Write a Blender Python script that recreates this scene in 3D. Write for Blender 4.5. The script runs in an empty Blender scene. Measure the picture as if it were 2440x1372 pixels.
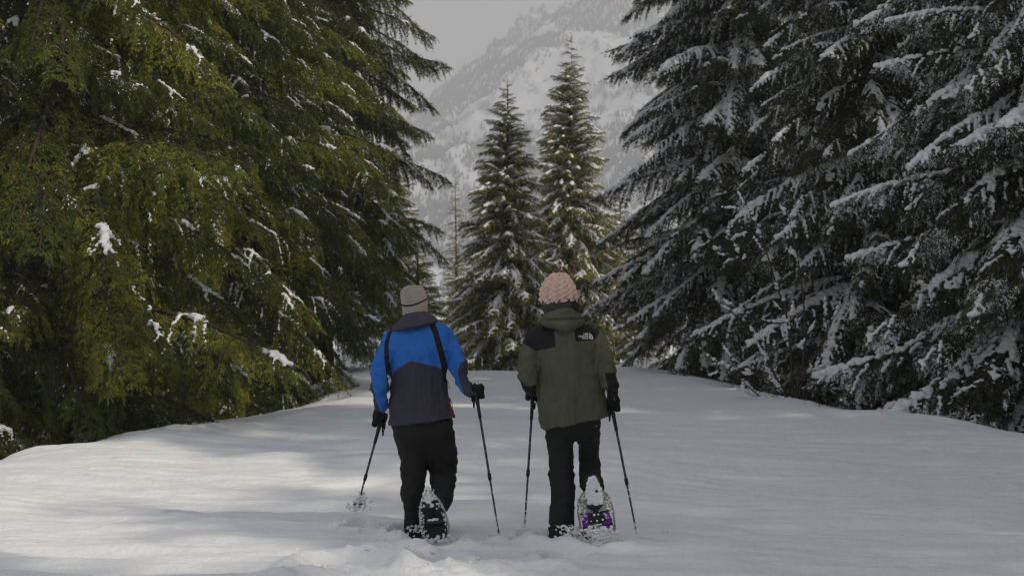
import bpy, math, random
import numpy as np
from mathutils import Vector, Matrix

random.seed(7)
RNG = np.random.default_rng(7)
SC = bpy.context.scene
COL = SC.collection
R = math.radians

# ---------------------------------------------------------------- camera, sky, sun, exposure
CAM_Z = 1.53
F = 3389.0            # focal length in pixels of a 2440 px wide frame (50 mm lens)
HY = 740.0            # horizon row in that frame
cam_d = bpy.data.cameras.new('camera')
cam = bpy.data.objects.new('camera', cam_d)
COL.objects.link(cam)
cam.location = (0, 0, CAM_Z)
cam.rotation_euler = (R(90), 0, 0)
cam_d.lens = 50
cam_d.sensor_width = 36
cam_d.shift_y = 54 / 2440
cam_d.clip_start = 0.1
cam_d.clip_end = 15000
cam_d.dof.use_dof = True
cam_d.dof.focus_distance = 9.7
cam_d.dof.aperture_fstop = 4.0
SC.camera = cam

SUN_EL, SUN_AZ = 37.0, 60.0     # azimuth measured from straight behind the camera towards its right
sx = math.sin(R(SUN_AZ)) * math.cos(R(SUN_EL))
sy = -math.cos(R(SUN_AZ)) * math.cos(R(SUN_EL))
sz = math.sin(R(SUN_EL))
w = bpy.data.worlds.new('World')
SC.world = w
w.use_nodes = True
nt = w.node_tree
nt.nodes.clear()
o_ = nt.nodes.new('ShaderNodeOutputWorld')
bg = nt.nodes.new('ShaderNodeBackground')
sky = nt.nodes.new('ShaderNodeTexSky')
sky.sky_type = 'NISHITA'
sky.sun_disc = False
sky.sun_elevation = R(SUN_EL)
sky.sun_rotation = math.atan2(sx, sy)
geo = nt.nodes.new('ShaderNodeTexCoord')
sep = nt.nodes.new('ShaderNodeSeparateXYZ')
nt.links.new(geo.outputs['Generated'], sep.inputs[0])
ramp = nt.nodes.new('ShaderNodeValToRGB')
ramp.color_ramp.elements[0].position = 0.05
ramp.color_ramp.elements[0].color = (4.0, 3.86, 3.72, 1)
ramp.color_ramp.elements[1].position = 0.75
ramp.color_ramp.elements[1].color = (3.5, 3.75, 4.25, 1)
nt.links.new(sep.outputs['Z'], ramp.inputs[0])
cn = nt.nodes.new('ShaderNodeTexNoise')
cn.inputs['Scale'].default_value = 2.2
cn.inputs['Detail'].default_value = 5
nt.links.new(geo.outputs['Generated'], cn.inputs['Vector'])
cr = nt.nodes.new('ShaderNodeMapRange')
cr.inputs['From Min'].default_value = 0.3
cr.inputs['From Max'].default_value = 0.7
cr.inputs['To Min'].default_value = 0.80
cr.inputs['To Max'].default_value = 0.95
nt.links.new(cn.outputs['Fac'], cr.inputs['Value'])
mx = nt.nodes.new('ShaderNodeMix')
mx.data_type = 'RGBA'
nt.links.new(cr.outputs[0], mx.inputs['Factor'])
nt.links.new(sky.outputs[0], mx.inputs['A'])
nt.links.new(ramp.outputs[0], mx.inputs['B'])
nt.links.new(mx.outputs['Result'], bg.inputs[0])
bg.inputs[1].default_value = 0.116
nt.links.new(bg.outputs[0], o_.inputs[0])

sl = bpy.data.lights.new('sun', 'SUN')
sl.energy = 2.45
sl.angle = R(0.9)
sl.color = (1.0, 0.90, 0.74)
sun = bpy.data.objects.new('sun', sl)
COL.objects.link(sun)
sun.rotation_euler = Vector((sx, sy, sz)).to_track_quat('Z', 'Y').to_euler()

SC.view_settings.view_transform = 'Standard'
SC.view_settings.look = 'None'
SC.view_settings.exposure = 0.0
SC.view_settings.gamma = 1.0
SC.view_settings.use_curve_mapping = False
SC.render.engine = 'CYCLES'
SC.cycles.max_bounces = 6
SC.cycles.diffuse_bounces = 3
SC.cycles.glossy_bounces = 2
SC.cycles.transmission_bounces = 3
SC.cycles.volume_bounces = 1
SC.cycles.transparent_max_bounces = 8
SC.cycles.use_denoising = True
SC.cycles.denoiser = 'OPENIMAGEDENOISE'
SC.cycles.denoising_input_passes = 'RGB_ALBEDO_NORMAL'
SC.cycles.denoising_prefilter = 'ACCURATE'
SC.cycles.use_adaptive_sampling = False
SC.cycles.sample_clamp_indirect = 3.0
SC.cycles.filter_width = 1.15

# ---------------------------------------------------------------- helpers
def W(px, py, Y):
    """a point seen at pixel (px, py) of the 2440 px frame at depth Y"""
    return np.array(((px - 1220) / F * Y, Y, CAM_Z - (py - HY) / F * Y))

def _hash(ix, iy, iz, seed):
    h = (ix * 374761393 + iy * 668265263 + iz * 2147483647 + seed * 974634777) & 0xFFFFFFFF
    h = ((h ^ (h >> 13)) * 1274126177) & 0xFFFFFFFF
    h = ((h ^ (h >> 15)) * 2246822519) & 0xFFFFFFFF
    return ((h ^ (h >> 16)) & 0xFFFFFF) / float(0xFFFFFF) * 2 - 1

def noise3(p, seed=0):
    p = np.asarray(p, float)
    i = np.floor(p).astype(np.int64)
    f = p - i
    u = f * f * f * (f * (f * 6 - 15) + 10)
    r = 0
    for dx in (0, 1):
        wx = u[:, 0] if dx else 1 - u[:, 0]
        for dy in (0, 1):
            wy = u[:, 1] if dy else 1 - u[:, 1]
            for dz in (0, 1):
                wz = u[:, 2] if dz else 1 - u[:, 2]
                r = r + wx * wy * wz * _hash(i[:, 0] + dx, i[:, 1] + dy, i[:, 2] + dz, seed)
    return r

def fbm(p, octv=4, seed=0, gain=0.5):
    p = np.asarray(p, float)
    a, s, r = 1.0, 0, 0
    for k in range(octv):
        r = r + a * noise3(p * (2.03 ** k) + 17.3 * k, seed + k)
        s += a
        a *= gain
    return r / s

def sstep(a, b, x):
    t = np.clip((x - a) / (b - a), 0, 1)
    return t * t * (3 - 2 * t)

def make_mesh(name, V, faces, mats=(), mi=None, smooth=True):
    """V (n,3); faces: array (m,k) or list of such arrays"""
    me = bpy.data.meshes.new(name)
    if isinstance(faces, np.ndarray):
        faces = [faces]
    faces = [f for f in faces if len(f)]
    V = np.ascontiguousarray(V, dtype=np.float32)
    me.vertices.add(len(V))
    me.vertices.foreach_set('co', V.ravel())
    nl = sum(f.size for f in faces)
    nf = sum(len(f) for f in faces)
    me.loops.add(nl)
    me.polygons.add(nf)
    me.loops.foreach_set('vertex_index', np.concatenate([f.ravel() for f in faces]).astype(np.int32))
    tot = np.concatenate([np.full(len(f), f.shape[1]) for f in faces])
    st = np.concatenate(([0], np.cumsum(tot)[:-1])).astype(np.int32)
    me.polygons.foreach_set('loop_start', st)
    me.polygons.foreach_set('loop_total', tot.astype(np.int32))
    me.update(calc_edges=True)
    me.polygons.foreach_set('use_smooth', np.full(nf, bool(smooth)))
    for m in mats:
        me.materials.append(m)
    if mi is not None:
        me.polygons.foreach_set('material_index', np.asarray(mi, dtype=np.int32))
    me.update()
    return me

def link(name, me, parent=None, **props):
    o = bpy.data.objects.new(name, me)
    COL.objects.link(o)
    if parent is not None:
        o.parent = parent
    for k, v in props.items():
        o[k] = v
    return o

def thing(name, label, cat, loc=(0, 0, 0), rz=0.0, group=None):
    o = bpy.data.objects.new(name, None)
    o.empty_display_size = 0.2
    COL.objects.link(o)
    o.location = loc
    o.rotation_euler = (0, 0, rz)
    o['label'] = label
    o['category'] = cat
    if group:
        o['group'] = group
    return o

class Buf:
    """collects geometry for one mesh"""
    def __init__(s):
        s.v, s.q, s.t, s.n = [], [], [], 0
    def add(s, V, Q=None, T=None):
        s.v.append(np.asarray(V, float))
        if Q is not None and len(Q):
            s.q.append(np.asarray(Q) + s.n)
        if T is not None and len(T):
            s.t.append(np.asarray(T) + s.n)
        s.n += len(V)
    def V(s):
        return np.concatenate(s.v)
    def faces(s):
        f = []
        if s.q: f.append(np.concatenate(s.q))
        if s.t: f.append(np.concatenate(s.t))
        return f
    def mesh(s, name, mats=(), smooth=True, offset=None):
        V = s.V()
        if offset is not None:
            V = V - np.asarray(offset)
        return make_mesh(name, V, s.faces(), mats, smooth=smooth)

def catmull(P, n):
    """P (k,d) control rows -> n rows"""
    P = np.asarray(P, float)
    k = len(P)
    t = np.linspace(0, k - 1 - 1e-9, n)
    i = t.astype(int)
    f = (t - i)[:, None]
    a = P[np.maximum(i - 1, 0)]; b = P[i]; c = P[np.minimum(i + 1, k - 1)]; d = P[np.minimum(i + 2, k - 1)]
    return 0.5 * (2 * b + (c - a) * f + (2 * a - 5 * b + 4 * c - d) * f ** 2 + (-a + 3 * b - 3 * c + d) * f ** 3)

def ring_loft(buf, rings, n=24, cap=True):
    """rings: list of (centre, u, v) vectors; closed tube"""
    th = np.linspace(0, 2 * math.pi, n, endpoint=False)
    m = len(rings)
    V = np.zeros((m * n, 3))
    for k, (c, u, v) in enumerate(rings):
        V[k * n:(k + 1) * n] = np.asarray(c) + np.cos(th)[:, None] * np.asarray(u) + np.sin(th)[:, None] * np.asarray(v)
    i = np.arange(n); j = (i + 1) % n
    Q = np.concatenate([np.stack([k * n + i, k * n + j, (k + 1) * n + j, (k + 1) * n + i], 1) for k in range(m - 1)])
    T = None
    if cap:
        V = np.concatenate([V, [rings[0][0], rings[-1][0]]])
        a, b = m * n, m * n + 1
        T = np.concatenate([np.stack([np.full(n, a), j, i], 1), np.stack([np.full(n, b), (m - 1) * n + i, (m - 1) * n + j], 1)])
    buf.add(V, Q, T)

def tube(buf, P, r, n=8, flat=1.0, up=(0, 0, 1), rounded=False):
    """tube along points P (k,3) with radii r (k,)"""
    P = np.asarray(P, float)
    r = np.broadcast_to(np.asarray(r, float), (len(P),)).copy()
    if rounded:
        d0 = P[0] - P[1]; d0 /= np.linalg.norm(d0) + 1e-9
        d1 = P[-1] - P[-2]; d1 /= np.linalg.norm(d1) + 1e-9
        P = np.concatenate([[P[0] + d0 * r[0], P[0] + d0 * r[0] * 0.8], P, [P[-1] + d1 * r[-1] * 0.8, P[-1] + d1 * r[-1]]])
        r = np.concatenate([[r[0] * 0.02, r[0] * 0.62], r, [r[-1] * 0.62, r[-1] * 0.02]])
    T = np.gradient(P, axis=0)
    T /= np.linalg.norm(T, axis=1)[:, None] + 1e-12
    upv = np.asarray(up, float)
    rings = []
    prev = None
    for k in range(len(P)):
        t = T[k]
        if prev is None:
            a = upv if abs(np.dot(upv, t)) < 0.95 else np.array((1.0, 0, 0))
            u = np.cross(t, a); u /= np.linalg.norm(u)
        else:
            u = prev - np.dot(prev, t) * t; u /= np.linalg.norm(u) + 1e-12
        prev = u
        v = np.cross(t, u)
        rings.append((P[k], u * r[k], v * r[k] * flat))
    ring_loft(buf, rings, n)

_ico = {}
def ico(sub=1):
    if sub not in _ico:
        import bmesh
        bm = bmesh.new()
        bmesh.ops.create_icosphere(bm, subdivisions=sub, radius=1)
        bm.verts.ensure_lookup_table()
        _ico[sub] = (np.array([v.co[:] for v in bm.verts]), np.array([[v.index for v in f.verts] for f in bm.faces]))
        bm.free()
    return _ico[sub]

def blobs(buf, C, Rad, sub=1):
    """many ellipsoids: C (n,3), Rad (n,3)"""
    V, T = ico(sub)
    C = np.asarray(C, float); Rad = np.asarray(Rad, float)
    n = len(C)
    if n == 0:
        return
    A = (V[None] * Rad[:, None, :] + C[:, None, :]).reshape(-1, 3)
    F_ = (T[None] + (np.arange(n) * len(V))[:, None, None]).reshape(-1, 3)
    buf.add(A, None, F_)

def get_arrays(me):
    V = np.zeros(len(me.vertices) * 3, np.float32)
    me.vertices.foreach_get('co', V)
    V = V.reshape(-1, 3).astype(float)
    E = np.zeros(len(me.edges) * 2, np.int32)
    me.edges.foreach_get('vertices', E)
    N = np.zeros(len(me.vertices) * 3, np.float32)
    me.vertices.foreach_get('normal', N)
    return V, E.reshape(-1, 2), N.reshape(-1, 3).astype(float)

def set_co(me, V):
    me.vertices.foreach_set('co', np.ascontiguousarray(V, dtype=np.float32).ravel())
    me.update()

def smooth_v(V, E, it=3, lam=0.5):
    n = len(V)
    deg = np.bincount(E.ravel(), minlength=n).astype(float)[:, None]
    deg[deg == 0] = 1
    for _ in range(it):
        S = np.stack([np.bincount(E[:, 0], V[E[:, 1], a], n) + np.bincount(E[:, 1], V[E[:, 0], a], n) for a in range(3)], 1)
        V = V + lam * (S / deg - V)
    return V

def remesh(buf, voxel, name, smooth=3, mats=()):
    """fuse overlapping closed shapes into one skin"""
    tmp = link('tmp', buf.mesh('tmp'))
    m = tmp.modifiers.new('r', 'REMESH')
    m.mode = 'VOXEL'
    m.voxel_size = voxel
    m.use_smooth_shade = True
    dg = bpy.context.evaluated_depsgraph_get()
    dg.update()
    me = bpy.data.meshes.new_from_object(tmp.evaluated_get(dg))
    old = tmp.data
    bpy.data.objects.remove(tmp)
    bpy.data.meshes.remove(old)
    me.name = name
    if smooth:
        V, E, N = get_arrays(me)
        set_co(me, smooth_v(V, E, smooth))
    me.materials.clear()
    for mt in mats:
        me.materials.append(mt)
    me.polygons.foreach_set('use_smooth', np.full(len(me.polygons), True))
    me.update()
    return me

# ---------------------------------------------------------------- materials
def new_mat(name):
    m = bpy.data.materials.new(name)
    m.use_nodes = True
    return m, m.node_tree, m.node_tree.nodes['Principled BSDF']

def N_(nt, typ, **kw):
    n = nt.nodes.new(typ)
    for k, v in kw.items():
        if k in n.inputs:
            n.inputs[k].default_value = v
        else:
            setattr(n, k, v)
    return n

def ramp_(nt, src, stops):
    r = nt.nodes.new('ShaderNodeValToRGB')
    cr = r.color_ramp
    while len(cr.elements) < len(stops):
        cr.elements.new(0.5)
    for e, (p, c) in zip(cr.elements, stops):
        e.position = p
        e.color = (*c, 1)
    nt.links.new(src, r.inputs[0])
    return r.outputs[0]

def bump_(nt, bsdf, src, strength, dist):
    b = N_(nt, 'ShaderNodeBump', Strength=strength, Distance=dist)
    nt.links.new(src, b.inputs['Height'])
    nt.links.new(b.outputs[0], bsdf.inputs['Normal'])
    return b

def plain(name, col, rough=0.7, spec=0.3, noise=0.0, nscale=30, bump=0.0, bscale=200, metallic=0.0):
    m, t, b = new_mat(name)
    b.inputs['Base Color'].default_value = (*col, 1)
    b.inputs['Roughness'].default_value = rough
    b.inputs['Specular IOR Level'].default_value = spec
    b.inputs['Metallic'].default_value = metallic
    tc = N_(t, 'ShaderNodeTexCoord')
    if noise:
        n = N_(t, 'ShaderNodeTexNoise', Scale=nscale, Detail=5.0)
        t.links.new(tc.outputs['Object'], n.inputs['Vector'])
        c0 = tuple(max(0, c * (1 - noise)) for c in col)
        c1 = tuple(min(1, c * (1 + noise)) for c in col)
        t.links.new(ramp_(t, n.outputs['Fac'], [(0.3, c0), (0.7, c1)]), b.inputs['Base Color'])
    if bump:
        n2 = N_(t, 'ShaderNodeTexNoise', Scale=bscale, Detail=3.0)
        t.links.new(tc.outputs['Object'], n2.inputs['Vector'])
        bump_(t, b, n2.outputs['Fac'], bump, 0.004)
    return m

def snow_mat(name, col=(0.82, 0.83, 0.85), s1=60, s2=9, st=0.25):
    m, t, b = new_mat(name)
    b.inputs['Roughness'].default_value = 0.75
    b.inputs['Specular IOR Level'].default_value = 0.25
    tc = N_(t, 'ShaderNodeTexCoord')
    n = N_(t, 'ShaderNodeTexNoise', Scale=s1, Detail=6.0, Roughness=0.7)
    n2 = N_(t, 'ShaderNodeTexNoise', Scale=s2, Detail=4.0)
    t.links.new(tc.outputs['Object'], n.inputs['Vector'])
    t.links.new(tc.outputs['Object'], n2.inputs['Vector'])
    a = N_(t, 'ShaderNodeMath', operation='MULTIPLY_ADD')
    a.inputs[1].default_value = 3.0
    t.links.new(n2.outputs['Fac'], a.inputs[0]); t.links.new(n.outputs['Fac'], a.inputs[2])
    t.links.new(ramp_(t, n.outputs['Fac'], [(0.25, tuple(c * 0.93 for c in col)), (0.75, tuple(min(1, c * 1.05) for c in col))]), b.inputs['Base Color'])
    bump_(t, b, a.outputs[0], st, 0.012)
    return m

M_SNOW = snow_mat('ground_snow', s1=75, s2=16, st=0.5)
M_BSNOW = snow_mat('bough_snow', s1=40, s2=14, st=0.5)

def needle_mat(name, dark, light, warm, transl):
    m = bpy.data.materials.new(name)
    m.use_nodes = True
    t = m.node_tree
    t.nodes.clear()
    out = N_(t, 'ShaderNodeOutputMaterial')
    oi = N_(t, 'ShaderNodeObjectInfo')
    tc = N_(t, 'ShaderNodeTexCoord')
    n = N_(t, 'ShaderNodeTexNoise', Scale=5.0, Detail=4.0)
    t.links.new(tc.outputs['Object'], n.inputs['Vector'])
    ad = N_(t, 'ShaderNodeMath', operation='MULTIPLY_ADD')
    ad.inputs[1].default_value = 0.45
    t.links.new(oi.outputs['Random'], ad.inputs[0]); t.links.new(n.outputs['Fac'], ad.inputs[2])
    col = ramp_(t, ad.outputs[0], [(0.35, dark), (0.72, light), (1.0, warm)])
    d = N_(t, 'ShaderNodeBsdfPrincipled', Roughness=0.55)
    d.inputs['Specular IOR Level'].default_value = 0.35
    tr = N_(t, 'ShaderNodeBsdfTranslucent')
    t.links.new(col, d.inputs['Base Color']); t.links.new(col, tr.inputs['Color'])
    mix = N_(t, 'ShaderNodeMixShader')
    mix.inputs[0].default_value = transl
    t.links.new(d.outputs[0], mix.inputs[1]); t.links.new(tr.outputs[0], mix.inputs[2])
    t.links.new(mix.outputs[0], out.inputs[0])
    return m

M_GREEN = needle_mat('sun_toned_needles', (0.022, 0.036, 0.007), (0.110, 0.150, 0.022), (0.31, 0.31, 0.042), 0.45)  # needle green, brightened and yellowed to carry sunlight on the left trees
M_DARK = needle_mat('shade_toned_needles', (0.017, 0.026, 0.010), (0.042, 0.054, 0.018), (0.085, 0.092, 0.027), 0.28)  # needle green, darkened to carry the shade on the right and rear trees
M_OLIVE = needle_mat('olive_needles', (0.058, 0.066, 0.014), (0.19, 0.19, 0.032), (0.34, 0.30, 0.05), 0.42)  # olive green, lightened and yellowed to carry sun on the far trees
M_BARK = plain('bark', (0.085, 0.062, 0.048), 0.9, 0.2, 0.5, 9, 1.0, 30)
M_TWIG = plain('twig_bark', (0.06, 0.045, 0.035), 0.9, 0.2, 0.3, 20)
# ---------------------------------------------------------------- ground
def edge_l(y):
    return np.interp(y, [0, 8, 14, 19, 27, 34, 42, 60], [-6.2, -6.0, -5.3, -4.6, -3.7, -4.3, -6.0, -7.0])

def edge_r(y):
    return np.interp(y, [0, 10, 15, 18.8, 22.5, 30, 40, 60], [11, 9.6, 8.0, 6.9, 5.9, 5.0, 4.3, 5.0])

HOLES = []      # x, y, rx, ry, depth
def ground_z(x, y, fine=True):
    x = np.asarray(x, float); y = np.asarray(y, float)
    z = np.zeros_like(x)
    p = np.stack([x, y, np.zeros_like(x)], -1).reshape(-1, 3)
    wob = (fbm(p * 0.35, 3, 5) * 0.9).reshape(x.shape)
    dl = edge_l(y) + wob - x
    dr = x - edge_r(y) - wob * 0.7
    z -= 0.95 * sstep(-0.9, 2.6, dl) + 0.95 * sstep(-1.1, 3.4, dr)
    z += 0.07 * np.exp(-((dl + 1.1) / 0.8) ** 2) + 0.07 * np.exp(-((dr + 1.6) / 1.1) ** 2)
    z -= 0.9 * sstep(35, 47, y) * (1 - sstep(120, 260, y))
    z += 1.15 * np.exp(-((x + 5.3) / 1.5) ** 2 - ((y - 45) / 5) ** 2)
    z += 0.95 * np.exp(-((x - 4.6) / 1.9) ** 2 - ((y - 44) / 4) ** 2)
    near = 1 - sstep(50, 90, y)
    roll = (fbm(p * np.array((0.33, 0.5, 1)), 3, 11) * 0.10).reshape(x.shape)
    damp = np.exp(-(x / 1.7) ** 2 - ((y - 9.4) / 1.2) ** 2)
    z += roll * near * (1 - 0.9 * damp) - 0.022 * damp
    if fine:
        q = p.copy()
        q[:, 0] += 0.6 * noise3(p * 0.5, 3)
        q[:, 1] += 0.16 * p[:, 0] + 0.5 * noise3(p * 0.4, 4)
        rip = (noise3(q * np.array((0.75, 3.4, 1)), 21) * 0.026 + noise3(q * np.array((1.9, 8.5, 1)), 22) * 0.015 + noise3(q * np.array((4.5, 19, 1)), 24) * 0.0055 + fbm(p * 7, 3, 23) * 0.009).reshape(x.shape)
        z += rip * near
        chur = np.zeros_like(x)
        for (hx, hy, rx, ry, dep) in HOLES:
            d = np.sqrt(((x - hx) / rx) ** 2 + ((y - hy) / ry) ** 2)
            z -= dep * (1 - sstep(0.55, 1.0, d))
            z += dep * 0.32 * np.exp(-((d - 1.2) / 0.25) ** 2)
            chur = np.maximum(chur, (1 - sstep(0.7, 2.1, d)) * min(1, 0.35 + dep * 8))
        lump = (np.abs(noise3(p * 8, 31)) * 0.034 + np.abs(noise3(p * 19, 32)) * 0.028 + fbm(p * 40, 2, 34) * 0.014 + noise3(p * 4.5, 33) * 0.018).reshape(x.shape)
        z += lump * chur
    return z

# pits trodden by the hikers and their poles
HOLES += [(-0.70, 9.78, 0.15, 0.2, 0.13), (-0.52, 9.55, 0.2, 0.24, 0.06), (0.33, 9.52, 0.2, 0.22, 0.10), (0.57, 9.45, 0.22, 0.25, 0.06),
          (-0.09, 9.62, 0.06, 0.07, 0.06), (0.085, 9.78, 0.06, 0.07, 0.06), (0.83, 9.66, 0.05, 0.06, 0.05), (-1.09, 10.05, 0.12, 0.12, 0.05),
          (-0.72, 9.05, 0.18, 0.28, 0.05), (-0.45, 8.7, 0.2, 0.3, 0.05), (-0.98, 8.45, 0.3, 0.24, 0.11), (0.35, 8.95, 0.16, 0.26, 0.035),
          (-0.62, 8.22, 0.28, 0.2, 0.09), (0.1, 8.4, 0.2, 0.26, 0.035), (-0.8, 7.7, 0.5, 0.3, 0.09)]

xs = np.concatenate([-np.geomspace(3000, 14.5, 36), np.linspace(-14, -5.5, 60), np.linspace(-5.45, 7.45, 430), np.linspace(7.5, 15, 50), np.geomspace(15.6, 3000, 36)])
ys = np.concatenate([np.linspace(-120, 5.5, 26), np.linspace(6, 7.8, 20), 7.8 * (20.0 / 7.8) ** np.linspace(0.003, 1, 470), np.linspace(20.15, 46, 190), np.linspace(46.6, 90, 60), np.geomspace(93, 4700, 42)])
def grid_mesh(name, xs, ys, zf, mats):
    X, Y = np.meshgrid(xs, ys)
    Z = zf(X, Y)
    nx, ny = len(xs), len(ys)
    V = np.stack([X, Y, Z], -1).reshape(-1, 3)
    i = (np.arange(ny - 1)[:, None] * nx + np.arange(nx - 1)[None]).ravel()
    return make_mesh(name, V, np.stack([i, i + 1, i + nx + 1, i + nx], 1), mats)
ground = link('snowy_ground', grid_mesh('snowy_ground', xs, ys, ground_z, [M_SNOW]), kind='structure')

# loose chunks of snow kicked up round the feet
cb = Buf()
for (hx, hy, sp, n, rr) in [(-0.53, 9.5, 0.2, 120, 0.005), (0.5, 9.45, 0.24, 120, 0.005), (-1.09, 9.98, 0.08, 40, 0.006), (-0.75, 8.7, 0.4, 50, 0.005), (-0.7, 8.3, 0.4, 60, 0.006)]:
    c = RNG.normal(0, sp, (n, 2)) * np.array((1, 0.7)) + (hx, hy)
    r = rr * RNG.gamma(2.2, 0.5, n)
    z = ground_z(c[:, 0], c[:, 1]) + r * 0.4
    blobs(cb, np.column_stack([c, z]), np.column_stack([r * RNG.uniform(.8, 1.3, n), r * RNG.uniform(.8, 1.3, n), r * RNG.uniform(.6, 1, n)]), 2)
V = cb.V()
Nn = fbm(V * 90, 3, 3, 0.7)
me = cb.mesh('snow_chunks', [M_BSNOW])
V2, E2, N2 = get_arrays(me)
set_co(me, V2 + N2 * (Nn * 0.009)[:, None])
link('snow_chunks', me, kind='stuff', label='loose lumps of kicked up snow round the feet of the two hikers')

# ---------------------------------------------------------------- mountain and the wood on it
def sky_line(x, y):
    px = 1220 + x / y * F
    yy = np.interp(px, [300, 700, 880, 960, 1060, 1150, 1300, 1500, 1900, 2600], [640, 440, 345, 268, 190, 120, 20, -120, -300, -400])
    return (HY - yy) / F
MS = 1.75
def mountain_z(x, y):
    x = x / MS; y = y / MS
    p = np.stack([x, y, 0 * x], -1).reshape(-1, 3)
    t = np.clip((y - 620) / 900, 0, None)
    rise = np.where(t < 1, t ** 1.15, 1 - 0.5 * (t - 1))
    z = sky_line(x, 1520 + 0 * y) * 1520 * rise
    z += (np.abs(fbm(p * np.array((0.011, 0.0045, 1)), 5, 41)).reshape(x.shape) * 42 - 14) * sstep(0, 0.25, t)
    z += fbm(p * 0.03, 4, 45).reshape(x.shape) * 15 * sstep(0, 0.3, t)
    return z * MS - 3.0
M_MTN, t, b = new_mat('mountain_snow_rock')
tc = N_(t, 'ShaderNodeTexCoord')
mp = N_(t, 'ShaderNodeMapping')
mp.inputs['Scale'].default_value = (0.05, 0.02, 0.012)
n = N_(t, 'ShaderNodeTexNoise', Scale=1.0, Detail=9.0, Roughness=0.65)
t.links.new(tc.outputs['Object'], mp.inputs[0]); t.links.new(mp.outputs[0], n.inputs['Vector'])
t.links.new(ramp_(t, n.outputs['Fac'], [(0.36, (0.10, 0.11, 0.12)), (0.43, (0.5, 0.51, 0.53)), (0.5, (0.84, 0.85, 0.87))]), b.inputs['Base Color'])
b.inputs['Roughness'].default_value = 0.9
mxs = np.linspace(-520, 900, 300) * MS; mys = np.linspace(625, 2300, 330) * MS
mountain = link('mountain', grid_mesh('mountain', mxs, mys, mountain_z, [M_MTN]), kind='structure')

n = 130000
fx = RNG.uniform(-420, 420, n); fy = RNG.uniform(640, 1580, n)
ux, uy = fx * 0.8 + fy * 0.35, fy * 0.8 - fx * 0.55
pn = fbm(np.stack([ux * 0.022, uy * 0.0065, 0 * fx], 1), 5, 77, 0.6)
keep = (np.abs(fx / fy * F) < 420) & (pn + RNG.normal(0, 0.08, n) > -0.03)
fx, fy = fx[keep] * MS, fy[keep] * MS
fz = mountain_z(fx, fy)
k = len(fx)
hh = RNG.uniform(5, 11, k); rr = hh * RNG.uniform(0.16, 0.24, k)
th = np.arange(5) / 5 * 2 * math.pi
base = np.stack([fx[:, None] + rr[:, None] * np.cos(th), fy[:, None] + rr[:, None] * np.sin(th), np.repeat((fz - 0.5)[:, None], 5, 1)], -1)
tip = np.stack([fx, fy, fz + hh], -1)[:, None]
V = np.concatenate([base, tip], 1).reshape(-1, 3)
i = (np.arange(k) * 6)[:, None]
T = np.concatenate([np.concatenate([i + a, i + (a + 1) % 5, i + 5], 1) for a in range(5)])
M_FARW = plain('far_wood', (0.075, 0.085, 0.09), 0.95, 0.1, 0.5, 0.08)
link('mountain_forest', make_mesh('mountain_forest', V, T, [M_FARW], smooth=False), kind='stuff',
     label='thin snow dusted conifer forest covering the far mountainside')

# ---------------------------------------------------------------- haze
def haze(dens):
    x0, x1, y0, y1, z0, z1 = -3100, 3100, -130, 4800, -25, 960
    V = np.array([(x, y, z) for z in (z0, z1) for y in (y0, y1) for x in (x0, x1)], float)
    Q = np.array([(0, 2, 3, 1), (4, 5, 7, 6), (0, 1, 5, 4), (2, 6, 7, 3), (0, 4, 6, 2), (1, 3, 7, 5)])
    m = bpy.data.materials.new('haze_air')
    m.use_nodes = True
    t = m.node_tree
    t.nodes.clear()
    o = N_(t, 'ShaderNodeOutputMaterial')
    pv = N_(t, 'ShaderNodeVolumePrincipled', Density=dens, Anisotropy=0.0)
    pv.inputs['Color'].default_value = (0.93, 0.935, 0.95, 1)
    t.links.new(pv.outputs[0], o.inputs['Volume'])
    link('haze', make_mesh('haze', V, Q, [m], smooth=False), kind='stuff')
haze(0.00056)
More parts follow.
